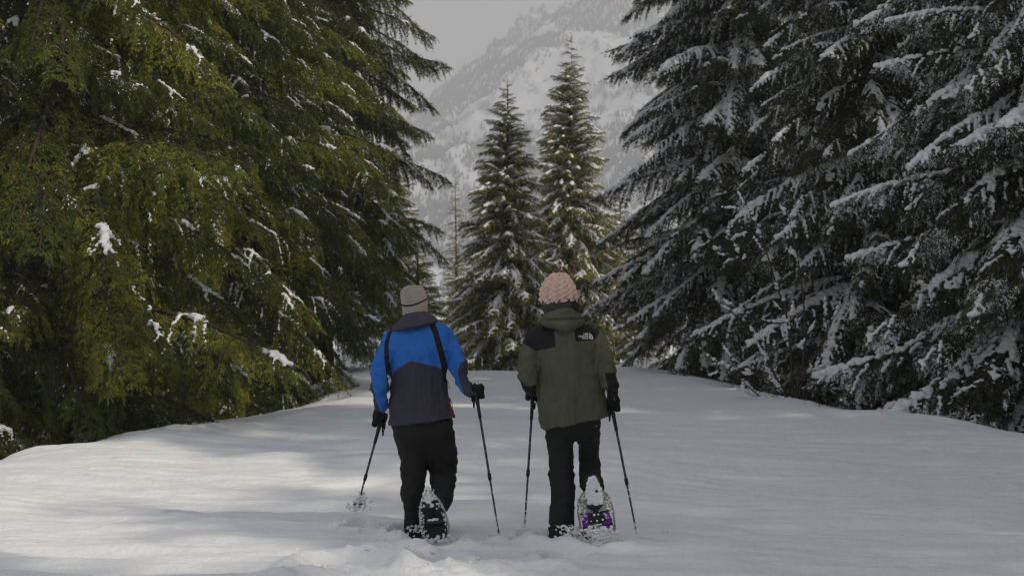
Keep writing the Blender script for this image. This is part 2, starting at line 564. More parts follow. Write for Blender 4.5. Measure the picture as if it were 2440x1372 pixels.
# ---------------------------------------------------------------- boughs
def gen_bough(name, L, elev, curve, seed, needle, hang=1.2, tl=0.30, step=0.085, tstep=0.05, tw=0.13, snow=0.5, frost=0.0, nlen=0.055, nwid=0.010, k=7, sfreq=1.6, bare=0.0):
    rg = np.random.default_rng(seed)
    ns = 26
    s = np.linspace(0, 1, ns)
    ang = R(elev) + R(curve) * s
    az = 0.10 * np.sin(s * 3 + rg.uniform(0, 6)) * s
    d = np.stack([np.cos(ang) * np.cos(az), np.sin(az), np.sin(ang)], 1)
    P = np.concatenate([[np.zeros(3)], np.cumsum(d[:-1] * L / (ns - 1), 0)])
    wood = Buf()
    tube(wood, P, 0.006 + 0.011 * L / 1.5 * (1 - s) ** 0.9 * 1.3, 5)
    # branchlets
    O, D, LEN, TW = [], [], [], []
    bl_pts = []
    sv = np.arange(0.10, 0.99, step / L)
    for j, q in enumerate(sv):
        for side in (-1, 1):
            qq = min(0.995, q + rg.uniform(-0.4, 0.4) * step / L)
            c = np.array([np.interp(qq, s, P[:, a]) for a in range(3)])
            tg = np.array([np.interp(qq, s, d[:, a]) for a in range(3)])
            prof = min(1, qq / 0.28 + 0.15) * (1 - qq) ** 0.65 + 0.09
            ln = L * tl * prof * rg.uniform(0.55, 1.15)
            if ln < 0.05:
                ln = 0.05
            a = R(rg.uniform(48, 68) - 22 * qq)
            lat = np.cross((0, 0, 1), tg); lat /= np.linalg.norm(lat)
            dr = tg * math.cos(a) + lat * side * math.sin(a) + np.array((0, 0, rg.uniform(-0.25, 0.12)))
            m = max(3, int(ln / 0.06) + 1)
            pts = [c]
            cur = dr / np.linalg.norm(dr)
            hg = hang * rg.uniform(0.6, 1.4)
            for _ in range(m):
                pts.append(pts[-1] + cur * ln / m)
                cur = cur + np.array((0, 0, -hg * ln / m * 2.0)) + rg.normal(0, 0.05, 3)
                cur /= np.linalg.norm(cur)
            pts = np.array(pts)
            tube(wood, pts, np.linspace(0.006, 0.0018, len(pts)), 3)
            bl_pts.append((qq, pts, ln))
            if rg.random() < bare:
                continue
            nt_ = max(2, int(ln / tstep))
            u = (np.arange(nt_) + rg.uniform(0, 1, nt_)) / nt_
            u = u[u > 0.08 + 0.15 * (1 - qq) * rg.random()]
            f = u * (len(pts) - 1)
            i0 = np.minimum(f.astype(int), len(pts) - 2)
            fr = (f - i0)[:, None]
            C = pts[i0] * (1 - fr) + pts[i0 + 1] * fr
            tt = pts[i0 + 1] - pts[i0]
            tt /= np.linalg.norm(tt, axis=1)[:, None]
            la = np.cross(tt, (0, 0, 1.0)); la /= np.linalg.norm(la, axis=1)[:, None] + 1e-6
            for sd in (-1, 1):
                aa = np.radians(rg.uniform(25, 60, len(u)))[:, None]
                dd = tt * np.cos(aa) + la * sd * np.sin(aa) + np.array((0, 0, -0.35)) * rg.uniform(0, 1.6, len(u))[:, None]
                dd /= np.linalg.norm(dd, axis=1)[:, None]
                O.append(C); D.append(dd)
                LEN.append(tw * rg.uniform(0.5, 1.2, len(u)) * (1 - 0.45 * u))
            O.append(pts[-1:]); D.append((pts[-1:] - pts[-2:-1]) / np.linalg.norm(pts[-1] - pts[-2])); LEN.append(np.array([tw * 0.8]))
    # short twigs on the stem itself
    nt_ = int(L / 0.03)
    qs = rg.uniform(0.12, 1, nt_)
    C = np.stack([np.interp(qs, s, P[:, a]) for a in range(3)], 1)
    dd = np.stack([np.interp(qs, s, d[:, a]) for a in range(3)], 1) + rg.normal(0, 0.7, (nt_, 3))
    dd /= np.linalg.norm(dd, axis=1)[:, None]
    O.append(C); D.append(dd); LEN.append(np.full(nt_, tw * 0.7))
    O = np.concatenate(O); D = np.concatenate(D); LEN = np.concatenate(LEN)
    n = len(O)
    # needle tufts: k slim triangles in a herringbone on every twig
    up = rg.normal(0, 0.35, (n, 3)) + (0, 0, 1)
    S = np.cross(D, up); S /= np.linalg.norm(S, axis=1)[:, None] + 1e-6
    U = np.cross(S, D)
    tv, frosty = [], []
    fn = noise3(O * 3.1, seed + 5) + 0.35 * noise3(O * 11, seed + 6)
    for j in range(k):
        last = j == k - 1
        u = (j / k) * 0.85 + rg.uniform(0, 0.1, n)
        sd = 0.0 if last else (1 if j % 2 else -1)
        nd = D * (1.0 if last else 0.72) + S * sd * rg.uniform(0.35, 0.8, n)[:, None] + U * rg.normal(0, 0.25, n)[:, None] - np.array((0, 0, 0.15))
        nd /= np.linalg.norm(nd, axis=1)[:, None]
        b0 = O + D * (LEN * u)[:, None]
        w_ = np.cross(nd, U * 1.0 + S * rg.normal(0, 0.8, n)[:, None]); w_ /= np.linalg.norm(w_, axis=1)[:, None] + 1e-6
        ln = nlen * rg.uniform(0.6, 1.2, n) * (LEN / tw * 0.6 + 0.5)
        hw = (nwid * 0.5 * rg.uniform(0.7, 1.3, n))[:, None]
        mid = b0 + nd * (ln * 0.45)[:, None]
        tv.append(np.stack([b0, mid + w_ * hw, b0 + nd * ln[:, None], mid - w_ * hw], 1))
        frosty.append((fn + rg.normal(0, 0.25, n)) > (1.2 - frost * 1.6))
    TV = np.concatenate(tv).reshape(-1, 3)
    FQ = np.arange(len(TV)).reshape(-1, 4)
    fr = np.concatenate(frosty)
    wv = wood.V(); wf = wood.faces()
    nw = len(wv)
    V = np.concatenate([wv, TV])
    nq, ntri = len(wf[0]), len(wf[1])
    faces = [np.concatenate([wf[0], FQ + nw]), wf[1]]
    mi = np.concatenate([np.zeros(nq, int), np.where(fr & (frost > 0), 2, 1), np.zeros(ntri, int)])
    me = make_mesh(name, V, faces, [M_TWIG, needle, M_BSNOW], mi, smooth=False)
    # snow lying on top
    sm = None
    if snow > 0:
        Cc, Rr = [], []
        ph = rg.uniform(0, 50)
        m = int(L / 0.035)
        q = np.linspace(0.15, 0.98, m)
        c = np.stack([np.interp(q, s, P[:, a]) for a in range(3)], 1)
        nn = noise3(np.stack([q * L * sfreq + ph, 0 * q, 0 * q], 1), seed) * 0.9 + 0.25 * noise3(np.stack([q * L * 7 + ph, 0 * q, 0 * q], 1), seed + 1)
        thr = 0.55 - snow * 1.1
        on = nn > thr
        r = (0.022 + 0.030 * np.clip(nn - thr, 0, 1) * (0.5 + snow)) * rg.uniform(0.75, 1.25, m)
        jit = rg.normal(0, 0.012, (m, 3)) * (1, 1, 0.3)
        Cc.append((c + jit + np.stack([0 * r, 0 * r, r * 0.75], 1))[on]); Rr.append(np.stack([r * 1.15, r * 1.3, r * 0.85], 1)[on])
        for (qq, pts, ln) in bl_pts:
            nb = noise3(np.array([[qq * L * sfreq + ph, 0, 0]]), seed)[0] * 0.9
            if ln < 0.12 or nb + rg.uniform(-0.4, 0.5) < thr + 0.1:
                continue
            mm = max(3, int(ln / 0.03))
            uu = np.linspace(0.0, rg.uniform(0.5, 0.95), mm)
            f = uu * (len(pts) - 1); i0 = np.minimum(f.astype(int), len(pts) - 2); fr_ = (f - i0)[:, None]
            c = pts[i0] * (1 - fr_) + pts[i0 + 1] * fr_
            r = (0.013 + 0.016 * snow * rg.uniform(0.3, 1.3)) * rg.uniform(0.65, 1.3, mm) * (1 - 0.4 * uu)
            keep = noise3(c * 9, seed + 9) > -0.28
            Cc.append((c + rg.normal(0, 0.008, (mm, 3)) + np.stack([0 * r, 0 * r, r * 0.8], 1))[keep]); Rr.append(np.stack([r * 1.3, r * 1.3, r * 0.85], 1)[keep])
        Cc = np.concatenate(Cc); Rr = np.concatenate(Rr)
        if len(Cc):
            bb = Buf()
            blobs(bb, Cc, Rr, 1)
            sm = remesh(bb, 0.0125 if L > 2 else 0.011, name + '_snow', 1, [M_BSNOW])
            Vs, Es, Ns = get_arrays(sm)
            set_co(sm, Vs + Ns * (fbm(Vs * 28, 2, seed) * 0.012)[:, None])
    return me, sm, L

def family(tag, needle, snow, frost, seed, hang=1.2, tl=0.30, long_=3.0, short=1.25, n=(4, 3), bare=0.0, k=7, coarse=1.0, sfreq=1.6):
    long_list, short_list = [], []
    for i in range(n[0]):
        e, c = [(4, -34), (-8, -42), (-20, -30), (-30, -22), (-12, -20)][i % 5]
        long_list.append(gen_bough(tag + '_bough', long_, e, c, seed + i, needle, hang, tl, snow=snow, frost=frost, bare=bare, k=k, sfreq=sfreq, step=0.085 * coarse, tstep=0.05 * coarse, nwid=0.011 * coarse))
    for i in range(n[1]):
        e, c = [(18, -34), (4, -40), (-10, -30)][i % 3]
        short_list.append(gen_bough(tag + '_bough', short, e, c, seed + 20 + i, needle, hang * 1.3, tl * 1.15, step=0.06 * coarse, tstep=0.045 * coarse, tw=0.085, nlen=0.042, nwid=0.010 * coarse, snow=snow, frost=frost, bare=bare, k=k))
    return long_list, short_list

import time as _t
_t0 = _t.time()
FAM_L = family('green', M_GREEN, 0.27, 0.10, 100, hang=2.1, tl=0.36, n=(5, 2), coarse=1.2, sfreq=2.8)
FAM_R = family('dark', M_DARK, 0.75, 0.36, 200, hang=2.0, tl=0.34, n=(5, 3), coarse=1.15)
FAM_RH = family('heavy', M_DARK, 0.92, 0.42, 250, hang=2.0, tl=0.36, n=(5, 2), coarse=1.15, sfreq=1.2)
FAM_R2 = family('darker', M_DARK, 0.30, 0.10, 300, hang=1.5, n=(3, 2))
FAM_C = family('olive', M_OLIVE, 0.60, 0.12, 400, hang=1.3, tl=0.36, long_=2.2, n=(3, 4), k=6, coarse=1.1)
FAM_D = family('sparse', M_OLIVE, 0.4, 0.2, 500, hang=1.0, n=(0, 3), bare=0.4, k=4)
print('boughs', _t.time() - _t0)

def trunk_mesh(H, r0, seed):
    b = Buf()
    z = np.concatenate([[-0.6], np.linspace(0, H, 22)])
    P = np.stack([0.06 * np.sin(z * 0.7 + seed), 0.06 * np.cos(z * 0.5 + seed), z], 1)
    r = r0 * np.clip(1 - z / H, 0.02, 1) ** 0.85
    r[:2] *= 1.25
    tube(b, P, r, 14)
    me = b.mesh('trunk', [M_BARK])
    V, E, N = get_arrays(me)
    set_co(me, V + N * (noise3(V * np.array((9, 9, 1.5)), seed) * r0 * 0.14)[:, None])
    return me

NB = [0]
def tree(px, Y, H, Rc, label, group, fam, seed, z0=0.5, spacing=0.38, per=5, p=0.75, rt=0.16, snowp=1.0, category='tree', name='conifer_tree', zmin_snow=0, upfac=1.0, x=None, az_keep=None, sink=0.0, lowf=0.62):
    rg = np.random.default_rng(seed)
    if x is None:
        x = (px - 1220) / F * Y
    zg = float(ground_z(np.array([x]), np.array([Y]), False)[0]) - sink
    root = thing(name, label, category, (x, Y, zg), rg.uniform(0, 6.28), group)
    link('trunk', trunk_mesh(H, rt, seed), root)
    ll, ss = fam
    z = z0
    a0 = 0.0
    rz = root.rotation_euler.z
    while z < H - 0.05:
        t = (H - z) / (H - z0)
        low = min(1.0, lowf + (z - z0) * 0.2)
        m = per if t > 0.12 else 4
        for i in range(m):
            a = a0 + i * 2 * math.pi / m + rg.uniform(-0.35, 0.35)
            Lz = (Rc * t ** p * low) * rg.uniform(0.70, 1.12) + 0.05
            if az_keep is not None and not az_keep((a + rz)):
                continue
            use_long = (Lz > 1.45 and len(ll)) or not len(ss)
            lst = ll if use_long else ss
            # high boughs rise, low ones hang
            k = min(len(lst) - 1, max(0, int((1 - t) * 0 + rg.random() * len(lst))))
            me, sm, Ln = lst[k]
            o = bpy.data.objects.new('bough', me)
            COL.objects.link(o)
            o.parent = root
            sc = Lz / Ln
            o.location = (0, 0, z + rg.uniform(-0.5, 0.5) * spacing)
            pit = R(rg.uniform(-7, 8)) - R(16) * (1 - t) * upfac
            o.rotation_euler = (R(rg.uniform(-14, 14)), pit, a)
            o.scale = (sc, sc * rg.uniform(0.85, 1.15) * (1.15 if use_long and sc > 1 else 1), sc)
            NB[0] += 1
            if sm is not None and rg.random() < snowp and z > zmin_snow and not (fam is FAM_L and math.sin(a + rz) < -0.85 and (NB[0] * 7919) % 10 < 5):
                q = bpy.data.objects.new('snow', sm)
                COL.objects.link(q)
                q.parent = o
        a0 += 2.4
        z += spacing * rg.uniform(0.8, 1.2) * (0.55 + 0.45 * t)
    return root

GL = 'tall green conifers along the left edge of the clearing'
GR = 'snow laden dark conifers along the right edge'
GC = 'snowy conifers at the far end of the clearing'
# left side
tree(150, 19.8, 15.5, 4.3, 'broad sunlit green conifer filling the upper left corner, trunk showing through its boughs', GL, FAM_L, 1, spacing=0.50, per=6, p=0.6, rt=0.2, snowp=0.65, upfac=0.5)
tree(-330, 18, 13, 3.2, 'green conifer at the left frame edge, in front of the broad sunlit conifer', GL, FAM_L, 2, spacing=0.42, per=5, p=0.6, snowp=0.4)
tree(530, 26.0, 16, 4.2, 'green conifer with long drooping boughs beside the snowbank, left of the blue jacket', GL, FAM_L, 3, spacing=0.50, per=6, p=0.55, rt=0.2, snowp=0.9, upfac=0.6)
tree(775, 36, 23, 3.6, 'tallest left conifer whose bough tips stick out against the grey sky', GL, FAM_L, 4, spacing=0.42, per=7, p=0.42, rt=0.24, snowp=1.0, upfac=0.4, z0=1.6)
tree(330, 30, 17, 4.0, 'conifer half hidden behind the broad sunlit conifer', GL, FAM_L, 5, spacing=0.5, per=5, p=0.6, snowp=0.5)
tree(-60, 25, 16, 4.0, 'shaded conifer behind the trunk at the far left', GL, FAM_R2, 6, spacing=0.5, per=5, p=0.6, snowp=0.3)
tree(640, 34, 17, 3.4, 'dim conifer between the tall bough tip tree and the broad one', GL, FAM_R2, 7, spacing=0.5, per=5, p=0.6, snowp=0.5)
tree(990, 43, 4.3, 1.5, 'yellow green young conifer behind the head of the hiker in blue', GL, FAM_L, 8, spacing=0.3, per=5, p=0.7, snowp=0.5)
# right side
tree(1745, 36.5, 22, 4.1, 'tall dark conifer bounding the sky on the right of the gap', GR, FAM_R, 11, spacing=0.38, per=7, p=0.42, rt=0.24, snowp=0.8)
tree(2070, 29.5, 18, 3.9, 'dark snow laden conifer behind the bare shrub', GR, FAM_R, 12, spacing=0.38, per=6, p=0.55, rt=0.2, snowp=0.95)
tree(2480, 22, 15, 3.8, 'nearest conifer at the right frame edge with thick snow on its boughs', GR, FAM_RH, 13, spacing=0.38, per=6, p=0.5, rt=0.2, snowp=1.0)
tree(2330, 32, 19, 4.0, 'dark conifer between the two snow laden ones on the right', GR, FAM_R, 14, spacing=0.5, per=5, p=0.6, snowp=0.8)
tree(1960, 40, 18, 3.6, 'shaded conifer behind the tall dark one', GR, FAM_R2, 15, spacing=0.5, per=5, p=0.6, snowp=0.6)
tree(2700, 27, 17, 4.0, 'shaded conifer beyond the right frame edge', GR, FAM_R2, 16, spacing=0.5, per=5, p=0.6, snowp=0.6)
# far end
tree(1205, 45, 9.8, 2.8, 'pointed snowy conifer, left one of the two in the gap', GC, FAM_C, 21, spacing=0.28, per=10, p=0.85, rt=0.13, snowp=1.0, z0=0.3, sink=0.0)
tree(1357, 50, 12.1, 3.1, 'taller pointed snowy conifer above the pink hat', GC, FAM_C, 22, spacing=0.28, per=10, p=0.85, rt=0.14, snowp=1.0, z0=0.3)
tree(1085, 58, 8.2, 1.0, 'slim half bare brown conifer left of the two pointed ones', GC, FAM_D, 23, spacing=0.26, per=4, p=0.7, rt=0.07, snowp=0.7)
tree(1140, 47, 4.6, 1.6, 'short snow covered conifer between the two hikers heads', GC, FAM_C, 24, spacing=0.27, per=5, p=0.8, rt=0.08, snowp=1, z0=0.2)
tree(1265, 46, 4.6, 1.5, 'small snowy conifer left of the pink hat', GC, FAM_C, 25, spacing=0.27, per=5, p=0.8, rt=0.08, snowp=1, z0=0.2)
tree(1475, 55, 7.2, 2.5, 'bushy lit conifer right of the taller pointed one', GC, FAM_C, 26, spacing=0.3, per=5, p=0.7, rt=0.1, snowp=0.9, z0=0.2)
tree(1010, 52, 4.6, 1.6, 'low snowy conifer behind the hiker in blue', GC, FAM_C, 27, spacing=0.3, per=5, p=0.8, rt=0.08, snowp=1, z0=0.2)
tree(1090, 62, 5.5, 1.7, 'low snowy conifer at the foot of the slim bare one', GC, FAM_C, 28, spacing=0.3, per=5, p=0.8, rt=0.08, snowp=1, z0=0.2)
tree(1530, 45, 4.6, 1.7, 'small snow laden conifer right of the hiker in olive, at the bend', GC, FAM_C, 29, spacing=0.27, per=6, p=0.8, rt=0.08, snowp=1, z0=0.2)
tree(930, 50, 8.5, 2.2, 'mid green conifer behind the tall bough tip tree', GL, FAM_C, 30, spacing=0.35, per=6, p=0.7, rt=0.1, snowp=0.8, z0=0.3)
# unseen trees right of and behind the camera, placed and sized for their shade
GS = 'unseen conifers placed right of the frame to shade the clearing'
for (x_, y_, h_, r_, s_) in [(12.2, -0.9, 16, 3.6, 31), (11.6, 1.5, 10.9, 3.0, 32), (11.8, 4.0, 13.0, 3.6, 33), (12.0, 2.35, 14.0, 3.2, 46), (12.0, 5.7, 12.6, 3.2, 47), (12.2, 7.6, 18.3, 4.0, 41), (16.2, -1, 13, 3.6, 42), (16.4, 3.5, 14, 3.6, 43), (16, 7.5, 15, 3.8, 44), (16.5, 15, 16, 3.8, 45), (11.6, 10.8, 18.5, 4.0, 34), (11.8, 13.0, 18, 4.0, 35), (12.6, 17.5, 19, 4.2, 36), (13.2, 22.5, 20, 4.2, 37), (16.5, 11, 19, 4.2, 38), (12.5, 28, 20, 4.2, 39), (12.6, -4.5, 16, 3.8, 40)]:
    tree(0, y_, h_, r_, 'unseen conifer placed off to the right to shade the clearing, outside the picture', GS, FAM_R2, s_, spacing=0.5, per=6, p=0.6, snowp=0, x=x_)
print('boughs placed', NB[0], _t.time() - _t0)
# ---------------------------------------------------------------- people
def seg_dist(P2, poly):
    """distance of 2-D points to an open polyline"""
    poly = np.asarray(poly, float)
    best = np.full(len(P2), 1e9)
    for a, b in zip(poly[:-1], poly[1:]):
        ab = b - a
        t = np.clip(((P2 - a) @ ab) / (ab @ ab), 0, 1)
        best = np.minimum(best, np.linalg.norm(P2 - (a + t[:, None] * ab), axis=1))
    return best

def poly_sd(P2, poly):
    """signed distance to a polygon, positive inside"""
    poly = np.asarray(poly, float)
    d = seg_dist(P2, np.concatenate([poly, poly[:1]]))
    ins = np.zeros(len(P2), bool)
    j = len(poly) - 1
    for i in range(len(poly)):
        a, b = poly[i], poly[j]
        c = ((a[1] > P2[:, 1]) != (b[1] > P2[:, 1])) & (P2[:, 0] < (b[0] - a[0]) * (P2[:, 1] - a[1]) / (b[1] - a[1] + 1e-12) + a[0])
        ins ^= c
        j = i
    return np.where(ins, d, -d)

def add_attr(me, name, vals):
    a = me.attributes.new(name, 'FLOAT', 'POINT')
    a.data.foreach_set('value', np.ascontiguousarray(vals, dtype=np.float32))

def fabric(name, base, panels=(), rough=0.75, weave=900, fold=0.0):
    """cloth with panels of other cloth: panels = [(attribute, colour)]"""
    m, t, b = new_mat(name)
    b.inputs['Roughness'].default_value = rough
    b.inputs['Specular IOR Level'].default_value = 0.25
    b.inputs['Sheen Weight'].default_value = 0.0
    tc = N_(t, 'ShaderNodeTexCoord')
    cur = None
    rgb = N_(t, 'ShaderNodeRGB'); rgb.outputs[0].default_value = (*base, 1)
    cur = rgb.outputs[0]
    for at, colr in panels:
        a = N_(t, 'ShaderNodeAttribute', attribute_name=at)
        mr = N_(t, 'ShaderNodeMapRange')
        mr.inputs['From Min'].default_value = -0.0012; mr.inputs['From Max'].default_value = 0.0012
        t.links.new(a.outputs['Fac'], mr.inputs['Value'])
        mxx = N_(t, 'ShaderNodeMix', data_type='RGBA')
        t.links.new(mr.outputs[0], mxx.inputs['Factor'])
        t.links.new(cur, mxx.inputs['A'])
        mxx.inputs['B'].default_value = (*colr, 1)
        cur = mxx.outputs['Result']
    n = N_(t, 'ShaderNodeTexNoise', Scale=14.0, Detail=6.0, Roughness=0.7)
    t.links.new(tc.outputs['Object'], n.inputs['Vector'])
    v = N_(t, 'ShaderNodeMapRange')
    v.inputs['From Min'].default_value = 0.3; v.inputs['From Max'].default_value = 0.7
    v.inputs['To Min'].default_value = 0.84; v.inputs['To Max'].default_value = 1.16
    t.links.new(n.outputs['Fac'], v.inputs['Value'])
    hs = N_(t, 'ShaderNodeHueSaturation')
    t.links.new(v.outputs[0], hs.inputs['Value']); t.links.new(cur, hs.inputs['Color'])
    t.links.new(hs.outputs[0], b.inputs['Base Color'])
    n2 = N_(t, 'ShaderNodeTexNoise', Scale=float(weave), Detail=2.0)
    t.links.new(tc.outputs['Object'], n2.inputs['Vector'])
    bump_(t, b, n2.outputs['Fac'], 0.25, 0.001)
    return m

def folds(V, amp, scale, seed, centre=None):
    p = V * np.asarray(scale, float)
    p = p + 0.35 * np.stack([noise3(V * 9, seed + 3), noise3(V * 9, seed + 4), noise3(V * 9, seed + 5)], 1)
    r = noise3(p, seed)
    return amp * (r + 0.6 * (1 - 2 * np.abs(noise3(p * 1.9 + 9, seed + 1))) - 0.2)

def near_pts(V, pts, rad):
    w_ = np.zeros(len(V))
    for q in pts:
        w_ = np.maximum(w_, np.exp(-((np.linalg.norm(V - np.asarray(q), axis=1)) / rad) ** 2))
    return w_

def finish(me, disp):
    V, E, N = get_arrays(me)
    set_co(me, V + N * disp(V, N)[:, None])
    return me

def px_ring(py, xl, xr, Y, depth, tilt=0.0, yb=0.0):
    """horizontal ring from two outline pixels; tilt = rise of the right end in pixels; depth = half depth in m"""
    c = W((xl + xr) / 2, py, Y); c[1] += yb
    u = np.array(((xr - xl) / 2 / F * Y, 0, tilt / F * Y))
    return c, u, np.array((0, depth, 0))

def rings_smooth(rings, n):
    A = np.array([np.concatenate([np.asarray(c), u, v]) for c, u, v in rings])
    B = catmull(A, n)
    return [(r[:3], r[3:6], r[6:]) for r in B]

def limb(buf, ctrl, n=20, flat=1.0, seg=16):
    """ctrl rows: px, py, Y, radius px"""
    P = []
    for (a, b, Y, r) in ctrl:
        P.append(np.concatenate([W(a, b, Y), [r / F * Y]]))
    Q = catmull(np.array(P), n)
    tube(buf, Q[:, :3], Q[:, 3], seg, flat=flat, rounded=True)

def fist(buf, g, axis, side, wrist, s=1.0, pad=0.0):
    """a hand closed round a grip at g along axis; side = -1 left hand, 1 right hand"""
    z = np.asarray(axis, float); z /= np.linalg.norm(z)
    xo = np.array((side, 0, 0.0)); xo -= z * np.dot(xo, z); xo /= np.linalg.norm(xo)
    yo = np.cross(z, xo) * side
    if yo[1] < 0: yo = -yo
    def pt(r, a, h):
        return g + (xo * math.cos(a) + yo * math.sin(a)) * r + z * h
    # palm behind and outside the grip
    pr = []
    for h, wd in [(-0.047, 0.4), (-0.042, 0.8), (-0.02, 1.0), (0.01, 1.02), (0.035, 0.85), (0.048, 0.45)]:
        c = pt(0.033 * s, -0.25, h * s)
        pr.append((c, (yo * 0.040 * wd * s), (xo * (0.017 + pad) * (0.6 + 0.4 * wd) * s)))
    ring_loft(buf, rings_smooth(pr, 14), 14)
    tube(buf, [pt(0.035 * s, -0.45, 0.02), (pt(0.035 * s, -0.45, 0.03) + wrist) / 2, wrist], [0.026 * s + pad, 0.025 * s + pad, 0.027 * s + pad], 12, rounded=True)
    for i, (h, ln, rr) in enumerate([(0.036, 1.0, 0.0095), (0.013, 1.08, 0.010), (-0.010, 1.0, 0.0095), (-0.032, 0.82, 0.008)]):
        a = np.linspace(0.55, 0.55 + 3.0 * ln, 9)
        rad = np.interp(a, [0.55, 1.2, 2.2, 3.6], [0.040, 0.037, 0.028, 0.024]) * s
        tube(buf, [pt(q, b_, h * s - 0.002 * k_) for k_, (q, b_) in enumerate(zip(rad, a))], np.linspace(rr * 1.1, rr * 0.85, 9) * s + pad, 8, rounded=True)
    a = np.linspace(-0.9, -2.6, 7)
    tube(buf, [pt(q * s, b_, (0.012 + 0.034 * k_ / 6) * s) for k_, (q, b_) in enumerate(zip(np.linspace(0.036, 0.026, 7), a))], np.linspace(0.0125, 0.0095, 7) * s + pad, 8, rounded=True)

M_SKIN = plain('skin', (0.52, 0.33, 0.25), 0.55, 0.4, 0.08, 40)
M_EYE = plain('eye_white', (0.7, 0.68, 0.65), 0.2, 0.5)
M_BLACKCLOTH = fabric('black_trouser_cloth', (0.013, 0.013, 0.0135))
M_GLOVE = plain('black_glove', (0.010, 0.010, 0.011), 0.85, 0.2, 0.3, 60, 0.5, 400)
M_RUBBER = plain('black_rubber', (0.012, 0.012, 0.014), 0.6, 0.4, 0.2, 50)
M_ALU = plain('dark_pole_metal', (0.030, 0.033, 0.042), 0.35, 0.5, 0.1, 30)
M_PRINT = plain('pale_pole_print', (0.30, 0.31, 0.33), 0.5, 0.4)
M_WHITE = plain('white_print', (0.75, 0.75, 0.73), 0.7, 0.2)

def head_shape(buf, c, s=1.0, face=1.0):
    """head centred at c, facing +y"""
    rows = [(-0.125, 0.020, 0.030, 0.050), (-0.112, 0.038, 0.050, 0.040), (-0.085, 0.056, 0.072, 0.018), (-0.05, 0.066, 0.086, 0.006), (-0.01, 0.073, 0.094, 0.0), (0.03, 0.077, 0.099, -0.002),
            (0.065, 0.074, 0.095, -0.006), (0.09, 0.062, 0.080, -0.008), (0.108, 0.040, 0.053, -0.008), (0.116, 0.012, 0.018, -0.008)]
    ring_loft(buf, [(c + np.array((0, dy, dz)) * s, np.array((hw, 0, 0)) * s, np.array((0, hd, 0)) * s) for dz, hw, hd, dy in rows], 28)
    blobs(buf, [c + np.array((0, 0.098, -0.022)) * s, c + np.array((0, 0.090, 0.004)) * s, c + np.array((-0.077, -0.004, -0.012)) * s, c + np.array((0.077, -0.004, -0.012)) * s,
                c + np.array((0, 0.087, -0.060)) * s, c + np.array((0, 0.088, -0.071)) * s, c + np.array((-0.030, 0.080, 0.022)) * s, c + np.array((0.030, 0.080, 0.022)) * s, c + np.array((0, 0.078, -0.102)) * s],
          np.array([(0.014, 0.020, 0.014), (0.009, 0.016, 0.028), (0.008, 0.018, 0.030), (0.008, 0.018, 0.030), (0.023, 0.010, 0.006), (0.020, 0.010, 0.007), (0.022, 0.012, 0.007), (0.022, 0.012, 0.007), (0.022, 0.016, 0.016)]) * s, 2)

def person(label, base, parts):
    root = thing('person', label, 'person', tuple(base))
    return root

def put(root, name, me, **props):
    """world-built mesh made a child of root"""
    V, E, N = get_arrays(me)
    set_co(me, V - np.array(root.location))
    return link(name, me, root, **props)

def boot(buf, heel, toe, up, s=1.0):
    ax = toe - heel; L_ = np.linalg.norm(ax); ax /= L_
    up = up - ax * np.dot(up, ax); up /= np.linalg.norm(up)
    la = np.cross(ax, up)
    rr = [(-0.02, .6, .4), (0.0, .85, .8), (0.08, 1, 1.15), (0.25, .95, 1.1), (0.5, .98, .9), (0.75, 1.15, .7), (0.92, .95, .52), (1.0, .5, .3)]
    ring_loft(buf, [(heel + ax * L_ * q + up * 0.035 * h * s, la * 0.043 * w_ * s, up * 0.042 * h * s) for q, w_, h in rr], 16)

# ===== hiker in blue =====
YM = 9.82
pm = thing('person', 'hiker in a blue and charcoal jacket and taupe beanie walking away, left of the two', 'person', tuple(W(1005, 1269, YM)))
A_L = [(940, 800, 9.92, 22), (921, 836, 9.86, 21), (904, 878, 9.74, 21), (903, 915, 9.74, 19), (906, 945, 9.78, 16.5), (908, 972, 9.82, 15.5)]
A_R = [(1056, 796, 9.92, 22), (1078, 836, 9.86, 22), (1094, 876, 9.76, 22), (1101, 905, 9.74, 19), (1113, 926, 9.72, 16.5), (1124, 938, 9.72, 14)]
GL_M = W(908, 1000, 9.84); GR_M = W(1134, 934, 9.72)
TIP_LM = W(848, 1220, 10.02); TIP_RM = W(1190, 1280, 9.58)
LEG_LM = [(972, 1005, 9.86, 38), (976, 1055, 9.88, 35), (988, 1105, 9.9, 31), (986, 1150, 9.88, 29), (985, 1185, 9.86, 26), (984, 1222, 9.85, 22), (984, 1262, 9.84, 20), (984, 1290, 9.84, 19)]
LEG_RM = [(1044, 1005, 9.86, 38), (1046, 1055, 9.93, 37), (1052, 1098, 10.0, 38), (1053, 1130, 9.95, 31), (1054, 1160, 9.84, 29), (1050, 1192, 9.72, 25), (1043, 1218, 9.66, 18)]
bb = Buf()
HM = W(989, 727, 9.88)
head_shape(bb, HM, 0.98)
ring_loft(bb, rings_smooth([px_ring(750, 970, 1010, 9.87, 0.055), px_ring(775, 965, 1020, 9.87, 0.06), px_ring(795, 945, 1050, 9.88, 0.09), px_ring(840, 940, 1055, 9.88, 0.11), px_ring(900, 945, 1050, 9.88, 0.10), px_ring(960, 940, 1062, 9.86, 0.11), px_ring(1010, 938, 1075, 9.85, 0.12), px_ring(1035, 950, 1070, 9.86, 0.08)], 24), 24)
for A in (A_L, A_R, LEG_LM, LEG_RM):
    limb(bb, [(a, b, y, r * 0.6) for a, b, y, r in A])
fist(bb, GL_M, GL_M - TIP_LM, -1, W(908, 970, 9.82), 1.0, -0.001)
fist(bb, GR_M, GR_M - TIP_RM, 1, W(1122, 936, 9.72), 1.0, -0.001)
